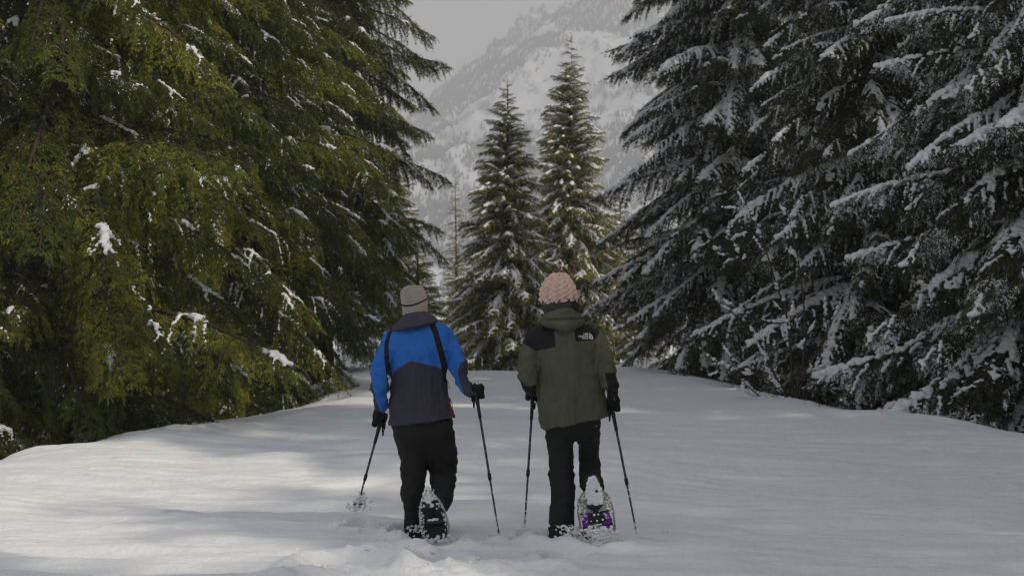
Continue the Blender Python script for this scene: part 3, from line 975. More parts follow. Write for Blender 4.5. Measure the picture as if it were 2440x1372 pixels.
put(pm, 'body', remesh(bb, 0.006, 'body', 2, [M_SKIN]))

# jacket
jb = Buf()
tor = [px_ring(764, 968, 1030, 9.9, 0.07), px_ring(772, 946, 1052, 9.9, 0.10), px_ring(783, 932, 1066, 9.9, 0.125), px_ring(800, 924, 1072, 9.88, 0.14), px_ring(830, 921, 1072, 9.86, 0.15), px_ring(862, 925, 1066, 9.85, 0.15),
       px_ring(893, 929, 1062, 9.84, 0.145), px_ring(925, 931, 1065, 9.83, 0.15), px_ring(960, 929, 1073, 9.82, 0.16), px_ring(990, 927, 1081, 9.81, 0.17, 5), px_ring(1002, 925.5, 1085, 9.81, 0.175, 8.5), px_ring(1004, 927, 1084, 9.81, 0.172, 8.5)]
ring_loft(jb, rings_smooth(tor, 44) + [px_ring(1003, 934, 1077, 9.81, 0.16, 8), px_ring(985, 936, 1075, 9.81, 0.155, 8)], 48)
for A in (A_L, A_R):
    limb(jb, A, 26, seg=20)
me = remesh(jb, 0.0075, 'jacket', 3)
ELB_L, ELB_R = W(904, 885, 9.72), W(1096, 885, 9.74)
def disp(V, N):
    d = folds(V, 0.008, (9, 9, 5), 3) + folds(V, 0.0035, (22, 22, 30), 4)
    d += folds(V, 0.022, (8, 8, 22), 5) * near_pts(V, [ELB_L, W(903, 925, 9.74), W(925, 870, 9.8)], 0.085)
    d += folds(V, 0.019, (16, 8, 18), 6) * near_pts(V, [ELB_R, W(1075, 850, 9.85)], 0.085)
    d += folds(V, 0.009, (20, 10, 3.5), 8) * near_pts(V, [W(960, 960, 9.7), W(1040, 960, 9.7), W(1000, 900, 9.7)], 0.22)
    return d
finish(me, disp)
V, E, N = get_arrays(me)
P2 = np.stack([1220 + V[:, 0] / YM * F, HY - (V[:, 2] - CAM_Z) / YM * F], 1)   # jacket pattern space (flat, in pattern units)
u_ = YM / F
line = np.interp(P2[:, 0], [900, 930, 941, 948, 963, 979, 990, 1010, 1040, 1062, 1100], [910, 900, 888, 879, 868, 859, 860, 864, 872, 882, 895])
torso_l = (np.minimum(P2[:, 0] - (929.5 + 0 * P2[:, 1]), 1065 - P2[:, 0] + np.clip(P2[:, 1] - 900, 0, 100) * 0.25))
char = np.minimum(P2[:, 1] - line, torso_l + 4)
fl = poly_sd(P2, [(860, 886), (882, 891), (891, 905), (895, 930), (900, 957), (907, 975), (907, 1010), (860, 1010)])
fr_ = poly_sd(P2, [(1112, 856), (1100, 863), (1092, 880), (1096, 905), (1106, 930), (1112, 950), (1180, 960), (1160, 850)])
char = np.maximum(char, np.maximum(fl, fr_)) * u_
blk = 5.0 - seg_dist(P2, [(936, 778), (926, 796), (921, 820), (923, 850), (928, 880), (931, 903)])
blk = np.maximum(blk, 6.8 - seg_dist(P2, [(1024, 762), (1038, 790), (1048, 825), (1056, 855), (1062, 884), (1064, 905)]))
blk = np.minimum(blk, 15 + 0 * blk) * u_
red = (1.8 - seg_dist(P2, [(1069, 948), (1074, 975), (1081, 1000)])) * u_
red = np.maximum(red, (1.6 - seg_dist(P2, [(926, 1010), (930, 985)])) * u_)
cuff = np.minimum(np.maximum(P2[:, 1] - 962, 0 * V[:, 0] - 9), 915 - P2[:, 0]) * u_
add_attr(me, 'charcoal', char); add_attr(me, 'black', blk); add_attr(me, 'red', red)
me.materials.append(fabric('blue_charcoal_cloth', (0.018, 0.125, 0.46), [('charcoal', (0.039, 0.037, 0.057)), ('black', (0.009, 0.008, 0.010)), ('red', (0.30, 0.055, 0.03))]))
jm = put(pm, 'jacket', me)
# zip pullers and hem cord at the right hip
zb = Buf()
tube(zb, [W(1066, 905, 9.76), W(1070, 916, 9.74), W(1071, 926, 9.74)], 0.0022, 5)
tube(zb, [W(1072, 948, 9.74), W(1077, 962, 9.73), W(1078, 972, 9.73)], 0.0028, 5)
zm = zb.mesh('zip', [plain('zip_red', (0.25, 0.05, 0.03))])
V, E, N = get_arrays(zm); set_co(zm, V - np.array(pm.location)); link('zip_puller', zm, jm)

# collar / hood lying on the shoulders
hb = Buf()
hd = [px_ring(734, 984, 998, 9.83, 0.02), px_ring(740, 975, 1008, 9.84, 0.05), px_ring(749, 963, 1024, 9.85, 0.085, 3), px_ring(760, 948, 1037, 9.86, 0.115, 6), px_ring(769, 937, 1042, 9.865, 0.14, 8), px_ring(776, 934, 1043, 9.87, 0.15, 10), px_ring(780, 943, 1036, 9.88, 0.14, 10)]
ring_loft(hb, rings_smooth(hd, 26), 36)
hm = remesh(hb, 0.006, 'hood', 2)
finish(hm, lambda V, N: folds(V, 0.004, (7, 7, 24), 9) + folds(V, 0.006, (5, 5, 9), 10))
hm.materials.append(fabric('charcoal_hood_cloth', (0.045, 0.043, 0.062)))
link_h = put(pm, 'hood', hm)

# beanie
kb = Buf()
hat = [px_ring(679.5, 978, 996, 9.88, 0.03), px_ring(682, 968, 1005, 9.88, 0.06), px_ring(690, 958, 1012, 9.88, 0.088), px_ring(702, 954, 1017, 9.88, 0.102), px_ring(716, 955, 1018.5, 9.88, 0.106), px_ring(732, 957.5, 1019, 9.88, 0.104), px_ring(746, 960, 1018.5, 9.88, 0.10), px_ring(752, 962, 1016, 9.88, 0.096)]
ring_loft(kb, rings_smooth(hat, 30), 40)
km = remesh(kb, 0.004, 'beanie', 3)
finish(km, lambda V, N: 0.0012 * np.sin(np.arctan2(V[:, 1] - 9.88, V[:, 0] - HM[0]) * 44) + folds(V, 0.0025, (12, 12, 12), 12))
V, E, N = get_arrays(km)
P2 = np.stack([1220 + V[:, 0] / 9.88 * F, HY - (V[:, 2] - CAM_Z) / 9.88 * F], 1)
add_attr(km, 'stripe', (2.0 - np.abs(P2[:, 1] - np.interp(P2[:, 0], [950, 957, 968, 985, 1000, 1012, 1020], [724.5, 726.5, 729, 727.5, 722.5, 716, 710.5]))) * u_)
km.materials.append(fabric('taupe_knit', (0.30, 0.265, 0.23), [('stripe', (0.012, 0.012, 0.015))], 0.95, 600))
put(pm, 'beanie', km)

# trousers
tb = Buf()
ring_loft(tb, rings_smooth([px_ring(975, 940, 1070, 9.84, 0.13), px_ring(1000, 935, 1080, 9.84, 0.15), px_ring(1025, 936, 1081, 9.85, 0.15), px_ring(1050, 947, 1079, 9.88, 0.12), px_ring(1080, 962, 1082, 9.92, 0.085), px_ring(1108, 985, 1062, 9.95, 0.05), px_ring(1120, 1005, 1040, 9.96, 0.02)], 14), 32)
limb(tb, LEG_LM, 34, seg=20)
limb(tb, LEG_RM, 34, seg=20)
tm = remesh(tb, 0.0075, 'trousers', 3, [M_BLACKCLOTH])
KN = [W(961, 1140, 9.8), W(986, 1150, 9.8), W(1088, 1105, 9.95), W(1080, 1135, 9.9), W(1030, 1130, 9.8)]
finish(tm, lambda V, N: folds(V, 0.010, (8, 8, 8), 15) + folds(V, 0.005, (18, 18, 26), 17) + folds(V, 0.024, (7, 7, 18), 16) * near_pts(V, KN, 0.09))
put(pm, 'trousers', tm)

def gloves(root, specs):
    for (g, ax, side, wr, s) in specs:
        b_ = Buf()
        fist(b_, g, ax, side, wr, s, 0.0032)
        put(root, 'glove', finish(remesh(b_, 0.0035, 'glove', 1, [M_GLOVE]), lambda V, N: folds(V, 0.0015, (30, 30, 30), 18)))
gloves(pm, [(GL_M, GL_M - TIP_LM, -1, W(908, 966, 9.82), 1.12), (GR_M, GR_M - TIP_RM, 1, W(1120, 933, 9.72), 1.08)])

# ===== hiker in olive =====
YW = 9.55
pw = thing('person', 'hiker in an olive green jacket and pink knitted hat walking away, right of the two', 'person', tuple(W(1370, 1283, YW)))
B_L = [(1276, 803, 9.62, 24), (1262, 845, 9.56, 24), (1258, 885, 9.48, 22), (1260, 908, 9.48, 20), (1265, 924, 9.52, 14), (1268, 934, 9.56, 11)]
B_R = [(1416, 806, 9.62, 24), (1436, 845, 9.56, 22), (1447, 885, 9.48, 21), (1453, 912, 9.46, 20), (1459, 932, 9.48, 15.5), (1459, 950, 9.5, 12)]
GL_W = W(1270, 937, 9.62); GR_W = W(1457, 965, 9.55)
TIP_LW = W(1250, 1256, 9.74); TIP_RW = W(1517, 1270, 9.64)
LEG_LW = [(1332, 1005, 9.6, 35), (1336, 1045, 9.6, 33), (1338, 1085, 9.6, 29), (1338, 1130, 9.6, 29), (1341, 1160, 9.58, 27.5), (1340, 1200, 9.56, 28.5), (1338, 1240, 9.55, 30), (1337, 1268, 9.54, 31), (1337, 1292, 9.54, 30)]
LEG_RW = [(1398, 998, 9.62, 33), (1400, 1030, 9.66, 28), (1403, 1060, 9.70, 25), (1404, 1090, 9.72, 23.5), (1407, 1116, 9.68, 26.5), (1408, 1140, 9.6, 28), (1412, 1160, 9.52, 27)]
bb = Buf()
HWc = W(1334, 713, 9.62)
head_shape(bb, HWc, 0.94)
ring_loft(bb, rings_smooth([px_ring(745, 1315, 1356, 9.6, 0.05), px_ring(770, 1310, 1365, 9.6, 0.055), px_ring(795, 1290, 1400, 9.62, 0.09), px_ring(840, 1290, 1415, 9.62, 0.105), px_ring(900, 1300, 1415, 9.6, 0.09), px_ring(960, 1298, 1430, 9.6, 0.11), px_ring(1000, 1300, 1432, 9.6, 0.12), px_ring(1035, 1315, 1420, 9.6, 0.08)], 24), 24)
for A in (B_L, B_R, LEG_LW, LEG_RW):
    limb(bb, [(a, b, y, r * 0.58) for a, b, y, r in A])
fist(bb, GL_W, GL_W - TIP_LW, -1, W(1266, 926, 9.55), 0.9, -0.001)
fist(bb, GR_W, GR_W - TIP_RW, 1, W(1459, 946, 9.5), 0.95, -0.001)
put(pw, 'body', remesh(bb, 0.006, 'body', 2, [M_SKIN]))

jb = Buf()
tor = [px_ring(764, 1312, 1368, 9.62, 0.07), px_ring(771, 1290, 1396, 9.62, 0.10), px_ring(780, 1272, 1414, 9.62, 0.125), px_ring(795, 1262, 1424, 9.6, 0.145), px_ring(830, 1266, 1426, 9.58, 0.155), px_ring(870, 1273, 1432, 9.57, 0.16),
       px_ring(910, 1277, 1438, 9.56, 0.165), px_ring(950, 1279, 1444, 9.55, 0.17, 5), px_ring(985, 1284, 1449, 9.55, 0.178, 11), px_ring(1004, 1289.5, 1452, 9.55, 0.185, 15.5), px_ring(1006, 1291, 1451, 9.55, 0.182, 15.5)]
ring_loft(jb, rings_smooth(tor, 44) + [px_ring(1004, 1298, 1443, 9.55, 0.17, 14), px_ring(988, 1300, 1440, 9.55, 0.165, 14)], 48)
for A in (B_L, B_R):
    limb(jb, A, 26, seg=20)
me = remesh(jb, 0.0075, 'jacket', 3)
def disp(V, N):
    d = folds(V, 0.008, (9, 9, 4), 33) + folds(V, 0.0035, (22, 22, 26), 34)
    d += folds(V, 0.021, (9, 9, 22), 35) * near_pts(V, [W(1250, 880, 9.48), W(1450, 880, 9.48), W(1455, 915, 9.45)], 0.09)
    d += folds(V, 0.010, (18, 10, 3), 38) * near_pts(V, [W(1320, 900, 9.4), W(1390, 900, 9.4), W(1350, 980, 9.4)], 0.2)
    seam = np.exp(-((V[:, 0] - (W(1279, 870, YW)[0] + (V[:, 2] - 1.15) * -0.02)) / 0.008) ** 2) * (V[:, 2] < W(0, 835, YW)[2]) * (V[:, 2] > W(0, 1010, YW)[2])
    return d - 0.004 * seam
finish(me, disp)
V, E, N = get_arrays(me)
u_ = YW / F
P2 = np.stack([1220 + V[:, 0] / YW * F, HY - (V[:, 2] - CAM_Z) / YW * F], 1)
yk = poly_sd(P2, [(1340, 700), (1200, 700), (1200, 790), (1236, 805), (1248.5, 818), (1276.5, 835.5), (1322.5, 825), (1320, 790), (1322, 750)])
yk = np.maximum(yk, poly_sd(P2, [(1352, 700), (1366, 780), (1370, 813), (1418, 808.5), (1426, 796), (1440, 770), (1440, 700)]))
yk = np.maximum(yk, poly_sd(P2, [(1230, 885), (1238, 903), (1252, 917), (1266, 917), (1276, 914), (1276, 960), (1220, 960)]))
yk = np.maximum(yk, poly_sd(P2, [(1438, 886), (1462, 886), (1466, 900), (1490, 905), (1490, 960), (1450, 960), (1446, 925)]))
add_attr(me, 'yoke', yk * u_)
me.materials.append(fabric('olive_cloth', (0.078, 0.081, 0.053), [('yoke', (0.007, 0.007, 0.008))], 0.7))
jw = put(pw, 'jacket', me)
# logo on the black shoulder: three lines of lettering beside a quarter dome of arcs
ymin = V[(np.abs(P2[:, 0] - 1400) < 14) & (np.abs(P2[:, 1] - 799) < 10)][:, 1].min()
lc = W(1400, 799, ymin)
sel = (np.abs(P2[:, 0] - 1400) < 30) & (np.abs(P2[:, 1] - 799) < 24) & (V[:, 1] < ymin + 0.09)
Aq = np.column_stack([V[sel][:, 0] - lc[0], V[sel][:, 2] - lc[2], (V[sel][:, 0] - lc[0]) ** 2, np.ones(sel.sum())])
LVS = V[sel]
cf = np.linalg.lstsq(Aq, V[sel][:, 1], rcond=None)[0]
res = (V[sel][:, 1] - Aq @ cf).min()
def on_back(x, z):
    out = np.zeros(len(x))
    for i_ in range(len(x)):
        dd_ = (LVS[:, 0] - lc[0] - x[i_]) ** 2 + (LVS[:, 2] - lc[2] - z[i_]) ** 2
        out[i_] = LVS[dd_ < 0.012 ** 2][:, 1].min() - 0.003
    return out
us = 9.5 / F
lb = Buf()
def text_arr(s, size):
    cu = bpy.data.curves.new('t', 'FONT')
    cu.body = s; cu.size = size; cu.align_x = 'RIGHT'; cu.offset = size * 0.022
    o = bpy.data.objects.new('t', cu); COL.objects.link(o)
    dg = bpy.context.evaluated_depsgraph_get(); dg.update()
    m_ = bpy.data.meshes.new_from_object(o.evaluated_get(dg))
    v = np.array([q.co[:] for q in m_.vertices]); f = []
    m_.calc_loop_triangles()
    f = np.array([t_.vertices[:] for t_ in m_.loop_triangles])
    bpy.data.objects.remove(o); bpy.data.meshes.remove(m_); bpy.data.curves.remove(cu)
    return v, f
tilt = R(-6)
def place(vx, vz):
    return np.column_stack([lc[0] + vx, on_back(vx, vz), lc[2] + vz])
for k_, s_ in enumerate(['THE', 'NORTH', 'FACE']):
    v, f = text_arr(s_, 6.6 * us)
    vx = v[:, 0] + 2.0 * us; vz = v[:, 1] + (1.6 - k_ * 5.0) * us
    vz = vz + vx * math.tan(tilt) * -0.5
    lb.add(place(vx, vz), None, f)
for r0, r1 in [(2.0, 4.0), (5.2, 7.4), (8.7, 10.8)]:
    th_ = np.linspace(math.pi / 2, 0, 12)
    cx, cz = 3.2 * us, -9.2 * us
    for a, c_ in [(r0, r1)]:
        vx = np.concatenate([cx + a * us * np.cos(th_), cx + c_ * us * np.cos(th_)]); vz = np.concatenate([cz + a * us * np.sin(th_) * 1.35, cz + c_ * us * np.sin(th_) * 1.35])
        i = np.arange(11)
        lb.add(place(vx, vz), np.stack([i, i + 1, i + 13, i + 12], 1))
lm = lb.mesh('logo', [M_WHITE], smooth=False)
V, E, N = get_arrays(lm); set_co(lm, V - np.array(pw.location))
link('logo', lm, jw, label='small white THE NORTH FACE lettering with arcs on the black shoulder')

hb = Buf()
hd = [px_ring(732, 1330, 1350, 9.53, 0.03), px_ring(738, 1316, 1366, 9.54, 0.075), px_ring(749, 1300, 1381, 9.55, 0.10), px_ring(757, 1290, 1392, 9.56, 0.125, 1), px_ring(761.5, 1292, 1391, 9.57, 0.118, 1), px_ring(764, 1287, 1395, 9.55, 0.142, 2), px_ring(772, 1289, 1393, 9.55, 0.155, 2), px_ring(781, 1303, 1384, 9.56, 0.152, 1), px_ring(789, 1322, 1371, 9.57, 0.135), px_ring(793, 1333, 1360, 9.58, 0.115)]
ring_loft(hb, rings_smooth(hd, 40), 40)
hm = remesh(hb, 0.005, 'hood', 1)
finish(hm, lambda V, N: folds(V, 0.004, (8, 8, 20), 39) + folds(V, 0.005, (5, 5, 9), 40))
hm.materials.append(fabric('olive_hood_cloth', (0.085, 0.090, 0.057)))
put(pw, 'hood', hm)

# hair under the hat
hb = Buf()
ring_loft(hb, rings_smooth([px_ring(705, 1291, 1371, 9.61, 0.10), px_ring(722, 1290, 1375, 9.61, 0.112), px_ring(735, 1292, 1378, 9.60, 0.11), px_ring(748, 1296, 1380, 9.60, 0.10), px_ring(762, 1300, 1372, 9.60, 0.09)], 18), 36)
hr = remesh(hb, 0.0045, 'hair', 1, [plain('black_hair', (0.010, 0.009, 0.009), 0.5, 0.5, 0.3, 60)])
finish(hr, lambda V, N: 0.0012 * np.sin(np.arctan2(V[:, 1] - 9.6, V[:, 0] - HWc[0]) * 34 + 5 * noise3(V * 12, 3)) + folds(V, 0.004, (10, 10, 6), 42))
put(pw, 'hair', hr)

# chunky pink hat
kb = Buf()
hat = [px_ring(653, 1322, 1342, 9.62, 0.03), px_ring(656, 1312, 1352, 9.62, 0.06), px_ring(664, 1303, 1358, 9.62, 0.082), px_ring(677, 1294, 1366, 9.62, 0.105), px_ring(692, 1288, 1373, 9.62, 0.118), px_ring(708, 1287, 1375, 9.62, 0.120), px_ring(721, 1290, 1374, 9.62, 0.117, 1), px_ring(730, 1293, 1371, 9.62, 0.112, 3), px_ring(733, 1298, 1366, 9.62, 0.104, 3)]
ring_loft(kb, rings_smooth(hat, 36), 48)
km = remesh(kb, 0.0033, 'knitted_hat', 2)
def knit(V, N):
    th_ = np.arctan2(V[:, 1] - 9.62, V[:, 0] - HWc[0])
    zz = (V[:, 2] - HWc[2])
    brim = sstep(-0.012, -0.022, zz)
    u = th_ * 11 / (2 * math.pi); v_ = zz / 0.034
    cab = np.abs(np.sin(math.pi * u + 0.6 * np.sin(v_ * 2 * math.pi)))
    lobe = np.abs(np.sin(math.pi * (v_ + 0.5 * np.floor(u + 0.5))))
    bob = (cab ** 0.6) * (0.45 + 0.55 * lobe ** 0.7)
    rib = 0.5 + 0.5 * np.sin(zz / 0.0075 * 2 * math.pi + 2 * np.sin(th_ * 20))
    return (1 - brim) * (0.018 * bob - 0.008) + brim * (0.0035 * rib) + 0.0025 * noise3(V * 95, 3) + 0.004 * noise3(V * 30, 4)
finish(km, knit)
km.materials.append(fabric('pink_wool', (0.63, 0.455, 0.38), [], 0.95, 500))
put(pw, 'knitted_hat', km)

tb = Buf()
ring_loft(tb, rings_smooth([px_ring(965, 1300, 1432, 9.6, 0.13), px_ring(990, 1297, 1433, 9.6, 0.145), px_ring(1015, 1298, 1430, 9.6, 0.14), px_ring(1036, 1308, 1424, 9.61, 0.11), px_ring(1046, 1325, 1415, 9.62, 0.07)], 14), 32)
limb(tb, LEG_LW, 38, seg=20)
limb(tb, LEG_RW, 34, seg=20)
tm = remesh(tb, 0.0075, 'trousers', 2, [M_BLACKCLOTH])
finish(tm, lambda V, N: folds(V, 0.009, (8, 8, 9), 55) + folds(V, 0.005, (18, 18, 26), 57) + folds(V, 0.017, (6, 6, 20), 56) * near_pts(V, [W(1312, 1150, 9.5), W(1365, 1130, 9.5), W(1300, 1040, 9.5), W(1425, 1050, 9.6), W(1385, 1060, 9.6), W(1430, 1115, 9.6), W(1338, 1260, 9.5)], 0.09))
put(pw, 'trousers', tm)
gloves(pw, [(GL_W, GL_W - TIP_LW, -1, W(1266, 924, 9.55), 0.98), (GR_W, GR_W - TIP_RW, 1, W(1459, 936, 9.49), 1.06)])

# eyes and boots
for root, hc, s_ in ((pm, HM, 0.98), (pw, HWc, 0.94)):
    for sd in (-1, 1):
        b_ = Buf(); blobs(b_, [hc + np.array((sd * 0.030, 0.078, 0.006)) * s_], [(0.012, 0.012, 0.009)], 2)
        put(root, 'eye', b_.mesh('eye', [M_EYE]))

# ---------------------------------------------------------------- poles
def pole(g, tip, label, rad=0.0082, basket=True, snowcap=0.0, top=0.055, strapside=1):
    ax = g - tip; L_ = np.linalg.norm(ax); ax /= L_
    topp = g + ax * top
    root = thing('trekking_pole', label, 'trekking pole', tuple(tip), 0, 'trekking poles of the two hikers')
    tp = np.array(root.location)
    def P_(d): return topp - ax * d - tp
    Lt = L_ + top
    b = Buf(); tube(b, [P_(0), P_(0.012), P_(0.03), P_(0.07), P_(0.12), P_(0.15), P_(0.23)], [0.010, 0.017, 0.015, 0.013, 0.0145, 0.012, 0.0115], 14, rounded=True)
    link('grip', b.mesh('grip', [M_RUBBER]), root)
    mid = 0.23 + (Lt - 0.23) * 0.50
    b = Buf(); tube(b, [P_(0.22), P_(mid)], [rad, rad * 0.97], 12)
    up_ = link('shaft', b.mesh('shaft', [M_ALU]), root)
    b = Buf(); tube(b, [P_(mid - 0.03), P_(mid - 0.022), P_(mid + 0.012), P_(mid + 0.022)], [rad * 1.05, rad * 1.5, rad * 1.5, rad * 1.05], 12)
    link('lock_collar', b.mesh('lock_collar', [M_RUBBER]), root)
    b = Buf(); tube(b, [P_(mid), P_(Lt - 0.03)], [rad * 0.85, rad * 0.74], 12)
    lo_ = link('shaft', b.mesh('shaft', [M_ALU]), root)
    b = Buf(); tube(b, [P_(Lt - 0.035), P_(Lt)], [rad * 0.7, rad * 0.25], 8)
    link('tip', b.mesh('tip', [plain('steel_tip', (0.35, 0.35, 0.36), 0.35, 0.5, metallic=1.0)]), root)
    # thin printed rings along the shaft
    b = Buf()
    rg = np.random.default_rng(int(L_ * 1e5))
    for q in np.arange(0.27, Lt - 0.10, 0.062):
        r_ = (rad if q < mid else rad * 0.82) * 1.04
        if abs(q - mid) < 0.04: continue
        tube(b, [P_(q), P_(q + rg.uniform(0.002, 0.005))], [r_, r_], 12)
    link('printed_rings', b.mesh('printed_rings', [M_PRINT]), up_)
    # wrist strap
    y = np.array((0.3 * strapside, -0.6, -0.75)); y /= np.linalg.norm(y)
    b = Buf(); s0 = P_(0.03)
    loop = [s0, s0 + y * 0.06 + np.array((strapside * 0.006, 0, -0.02)), s0 + np.array((strapside * 0.012, -0.03, -0.10)), s0 + np.array((strapside * 0.010, -0.028, -0.13)), s0 + np.array((strapside * 0.006, -0.02, -0.10)), s0 + np.array((0, -0.012, -0.03))]
    tube(b, catmull(loop, 18), 0.0052, 6, flat=0.35)
    link('strap', b.mesh('strap', [M_GLOVE]), root)
    if basket:
        b = Buf(); c = P_(Lt - 0.07)
        ring_loft(b, [(c + ax * 0.004, np.array((0.012, 0, 0)), np.array((0, 0.012, 0))), (c, np.array((0.036, 0, 0)), np.array((0, 0.036, 0))), (c - ax * 0.005, np.array((0.037, 0, 0)), np.array((0, 0.037, 0))), (c - ax * 0.006, np.array((0.01, 0, 0)), np.array((0, 0.01, 0)))], 20)
        link('basket', b.mesh('basket', [M_RUBBER]), root)
    if snowcap > 0:
        b = Buf()
        n = 150
        c = P_(Lt - 0.04) + RNG.normal(0, 0.020, (n, 3)) * (1.5, 1, 1.0) * snowcap
        c[:70] = np.array([P_(Lt - q) for q in RNG.uniform(0.02, 0.13, 70)]) + RNG.normal(0, 0.011, (70, 3))
        c[:, 2] += 0.03 * RNG.uniform(0, 1, n)
        r = RNG.uniform(0.003, 0.011, n)
        blobs(b, c, np.column_stack([r, r, r]), 2)
        link('snow', finish(remesh(b, 0.003, 'snow', 1, [M_BSNOW]), lambda V, N: 0.008 * fbm(V * 110, 3, 8, 0.7)), root)
    # snow sticking to the lower shaft
    b = Buf(); n = 26
    q = Lt - RNG.exponential(0.09, n).clip(0.01, 0.4)
    c = np.array([P_(a) for a in q]) + RNG.normal(0, rad * 0.45, (n, 3)) + (0, -rad * 0.5, 0)
    r = RNG.uniform(0.002, 0.0055, n)
    blobs(b, c, np.column_stack([r, r, r * 1.6]), 1)
    link('snow_crust', b.mesh('snow_crust', [M_BSNOW]), lo_)
    return root
pole(GL_M, TIP_LM, 'trekking pole in the left hand of the hiker in blue, its basket clogged with snow', snowcap=1.0, strapside=1)
pole(GR_M, TIP_RM, 'trekking pole in the right hand of the hiker in blue, planted between the two people', basket=False, strapside=-1)
pole(GL_W, TIP_LW, 'trekking pole in the left hand of the hiker in olive, beside her straight leg', basket=False, strapside=1)
pole(GR_W, TIP_RW, 'trekking pole in the right hand of the hiker in olive, rightmost of the four', basket=False, strapside=-1)

# ---------------------------------------------------------------- snowshoes and boots
def snowshoe(toe, tail, width, label, frame_mat, deck_mat, accent, tailtype, root_person, seed):
    ax = tail - toe; L_ = np.linalg.norm(ax); ax /= L_           # toe -> tail
    nrm = np.cross(np.array((1.0, 0, 0)), ax); nrm /= np.linalg.norm(nrm)
    if nrm[1] > 0: nrm = -nrm                                       # sole side faces back
    la = np.cross(ax, nrm); la *= np.sign(la[0])
    root = thing('snowshoe', label, 'snowshoe', tuple(toe), 0, 'snowshoes of the two hikers')
    def p(a, l, h=0.0): return ax * a * L_ + la * l * width / 2 + nrm * h
    if tailtype == 'v':
        out = [(1.0, 0), (0.93, .20), (0.78, .60), (0.60, .86), (0.4, .98), (0.2, .98), (0.06, .70), (0.0, .25)]
    else:
        out = [(1.0, .30), (0.95, .62), (0.82, .88), (0.62, 1.0), (0.4, 1.0), (0.2, .98), (0.06, .72), (0.0, .28)]
    pts = [(a, l) for a, l in out] + [(a, -l) for a, l in out[::-1] if l > 0]
    loop = np.array([p(a, l) for a, l in pts] + [p(*pts[0])])
    lp = catmull(loop, 90)
    b = Buf(); tube(b, lp, 0.0075, 8)
    link('frame', b.mesh('frame', [frame_mat]), root)
    # deck with lacing notches and slots
    b = Buf()
    aa = np.linspace(0.04, 0.94 if tailtype != 'v' else 0.86, 22)
    hw = np.interp(aa, [a for a, l in out][::-1], [l for a, l in out][::-1]) * 0.93
    for sgn in (-1, 1):
        Vd = []
        for a, h_ in zip(aa, hw):
            inner = 0.26 if 0.28 < a < 0.62 else 0.0
            Vd += [p(a, sgn * inner, 0.002), p(a, sgn * (inner + h_) / 2, 0.004), p(a, sgn * h_ * (1 - 0.05 * (int(a * 40) % 2)), 0.001)]
        Vd = np.array(Vd); k_ = len(aa); i = np.arange(k_ - 1)
        Q = np.concatenate([np.stack([i * 3 + c, i * 3 + c + 1, i * 3 + c + 4, i * 3 + c + 3], 1) for c in (0, 1)])
        b.add(Vd, Q); b.add(Vd - nrm * 0.003, Q[:, ::-1])
    link('deck', b.mesh('deck', [deck_mat]), root)
    # toe crampon plate with teeth, heel crampon
    b = Buf()
    for a0, w_, nt_ in ((0.40, 0.30, 4), (0.70, 0.24, 3)):
        ring_loft(b, [(p(a0, 0, 0.006), la * width / 2 * w_ * 2, ax * 0.022), (p(a0, 0, 0.012), la * width / 2 * w_ * 2, ax * 0.022)], 10)
        for i in range(nt_):
            l_ = (i / (nt_ - 1) - 0.5) * 2 * w_ * 1.7
            q = p(a0, l_, 0.010)
            ring_loft(b, [(q, la * 0.007, ax * 0.004), (q + nrm * 0.022 + ax * 0.005, la * 0.001, ax * 0.001)], 4)
    link('crampon', b.mesh('crampon', [plain('crampon_steel', (0.05, 0.05, 0.055), 0.45, 0.5)]), root)
    b = Buf()
    for a0 in (0.30, 0.56):
        tube(b, [p(a0, -0.9, 0.004), p(a0, -0.4, 0.010), p(a0, 0.4, 0.010), p(a0, 0.9, 0.004)], 0.009, 6, flat=0.4)
    link('strap', b.mesh('strap', [M_RUBBER]), root)
    b = Buf()
    tube(b, [p(0.24, -0.30, 0.0), p(0.34, -0.34, -0.03), p(0.5, -0.32, -0.035), p(0.6, -0.25, -0.03)], 0.009, 6)
    tube(b, [p(0.24, 0.30, 0.0), p(0.34, 0.34, -0.03), p(0.5, 0.32, -0.035), p(0.6, 0.25, -0.03)], 0.009, 6)
    link('binding', b.mesh('binding', [accent]), root)
    # snow packed on the underside
    rg = np.random.default_rng(seed)
    return root, p, la, nrm, ax, rg

def packed(root, pts, Rr, vox=0.004, name='snow', seed=0):
    b = Buf(); blobs(b, pts, Rr, 2)
    me = remesh(b, vox, name, 1, [M_BSNOW])
    finish(me, lambda V, N: 0.009 * fbm(V * 75, 3, seed, 0.7))
    return link(name, me, root)

M_FRM = plain('pale_snowshoe_frame', (0.42, 0.42, 0.38), 0.4, 0.5, 0.2, 20)
M_FRW = plain('clear_olive_frame', (0.24, 0.25, 0.20), 0.35, 0.5, 0.2, 20)
M_DKM = plain('black_deck', (0.014, 0.014, 0.016), 0.5, 0.4, 0.2, 20)
M_DKW = plain('purple_deck', (0.17, 0.035, 0.32), 0.5, 0.4, 0.25, 20)

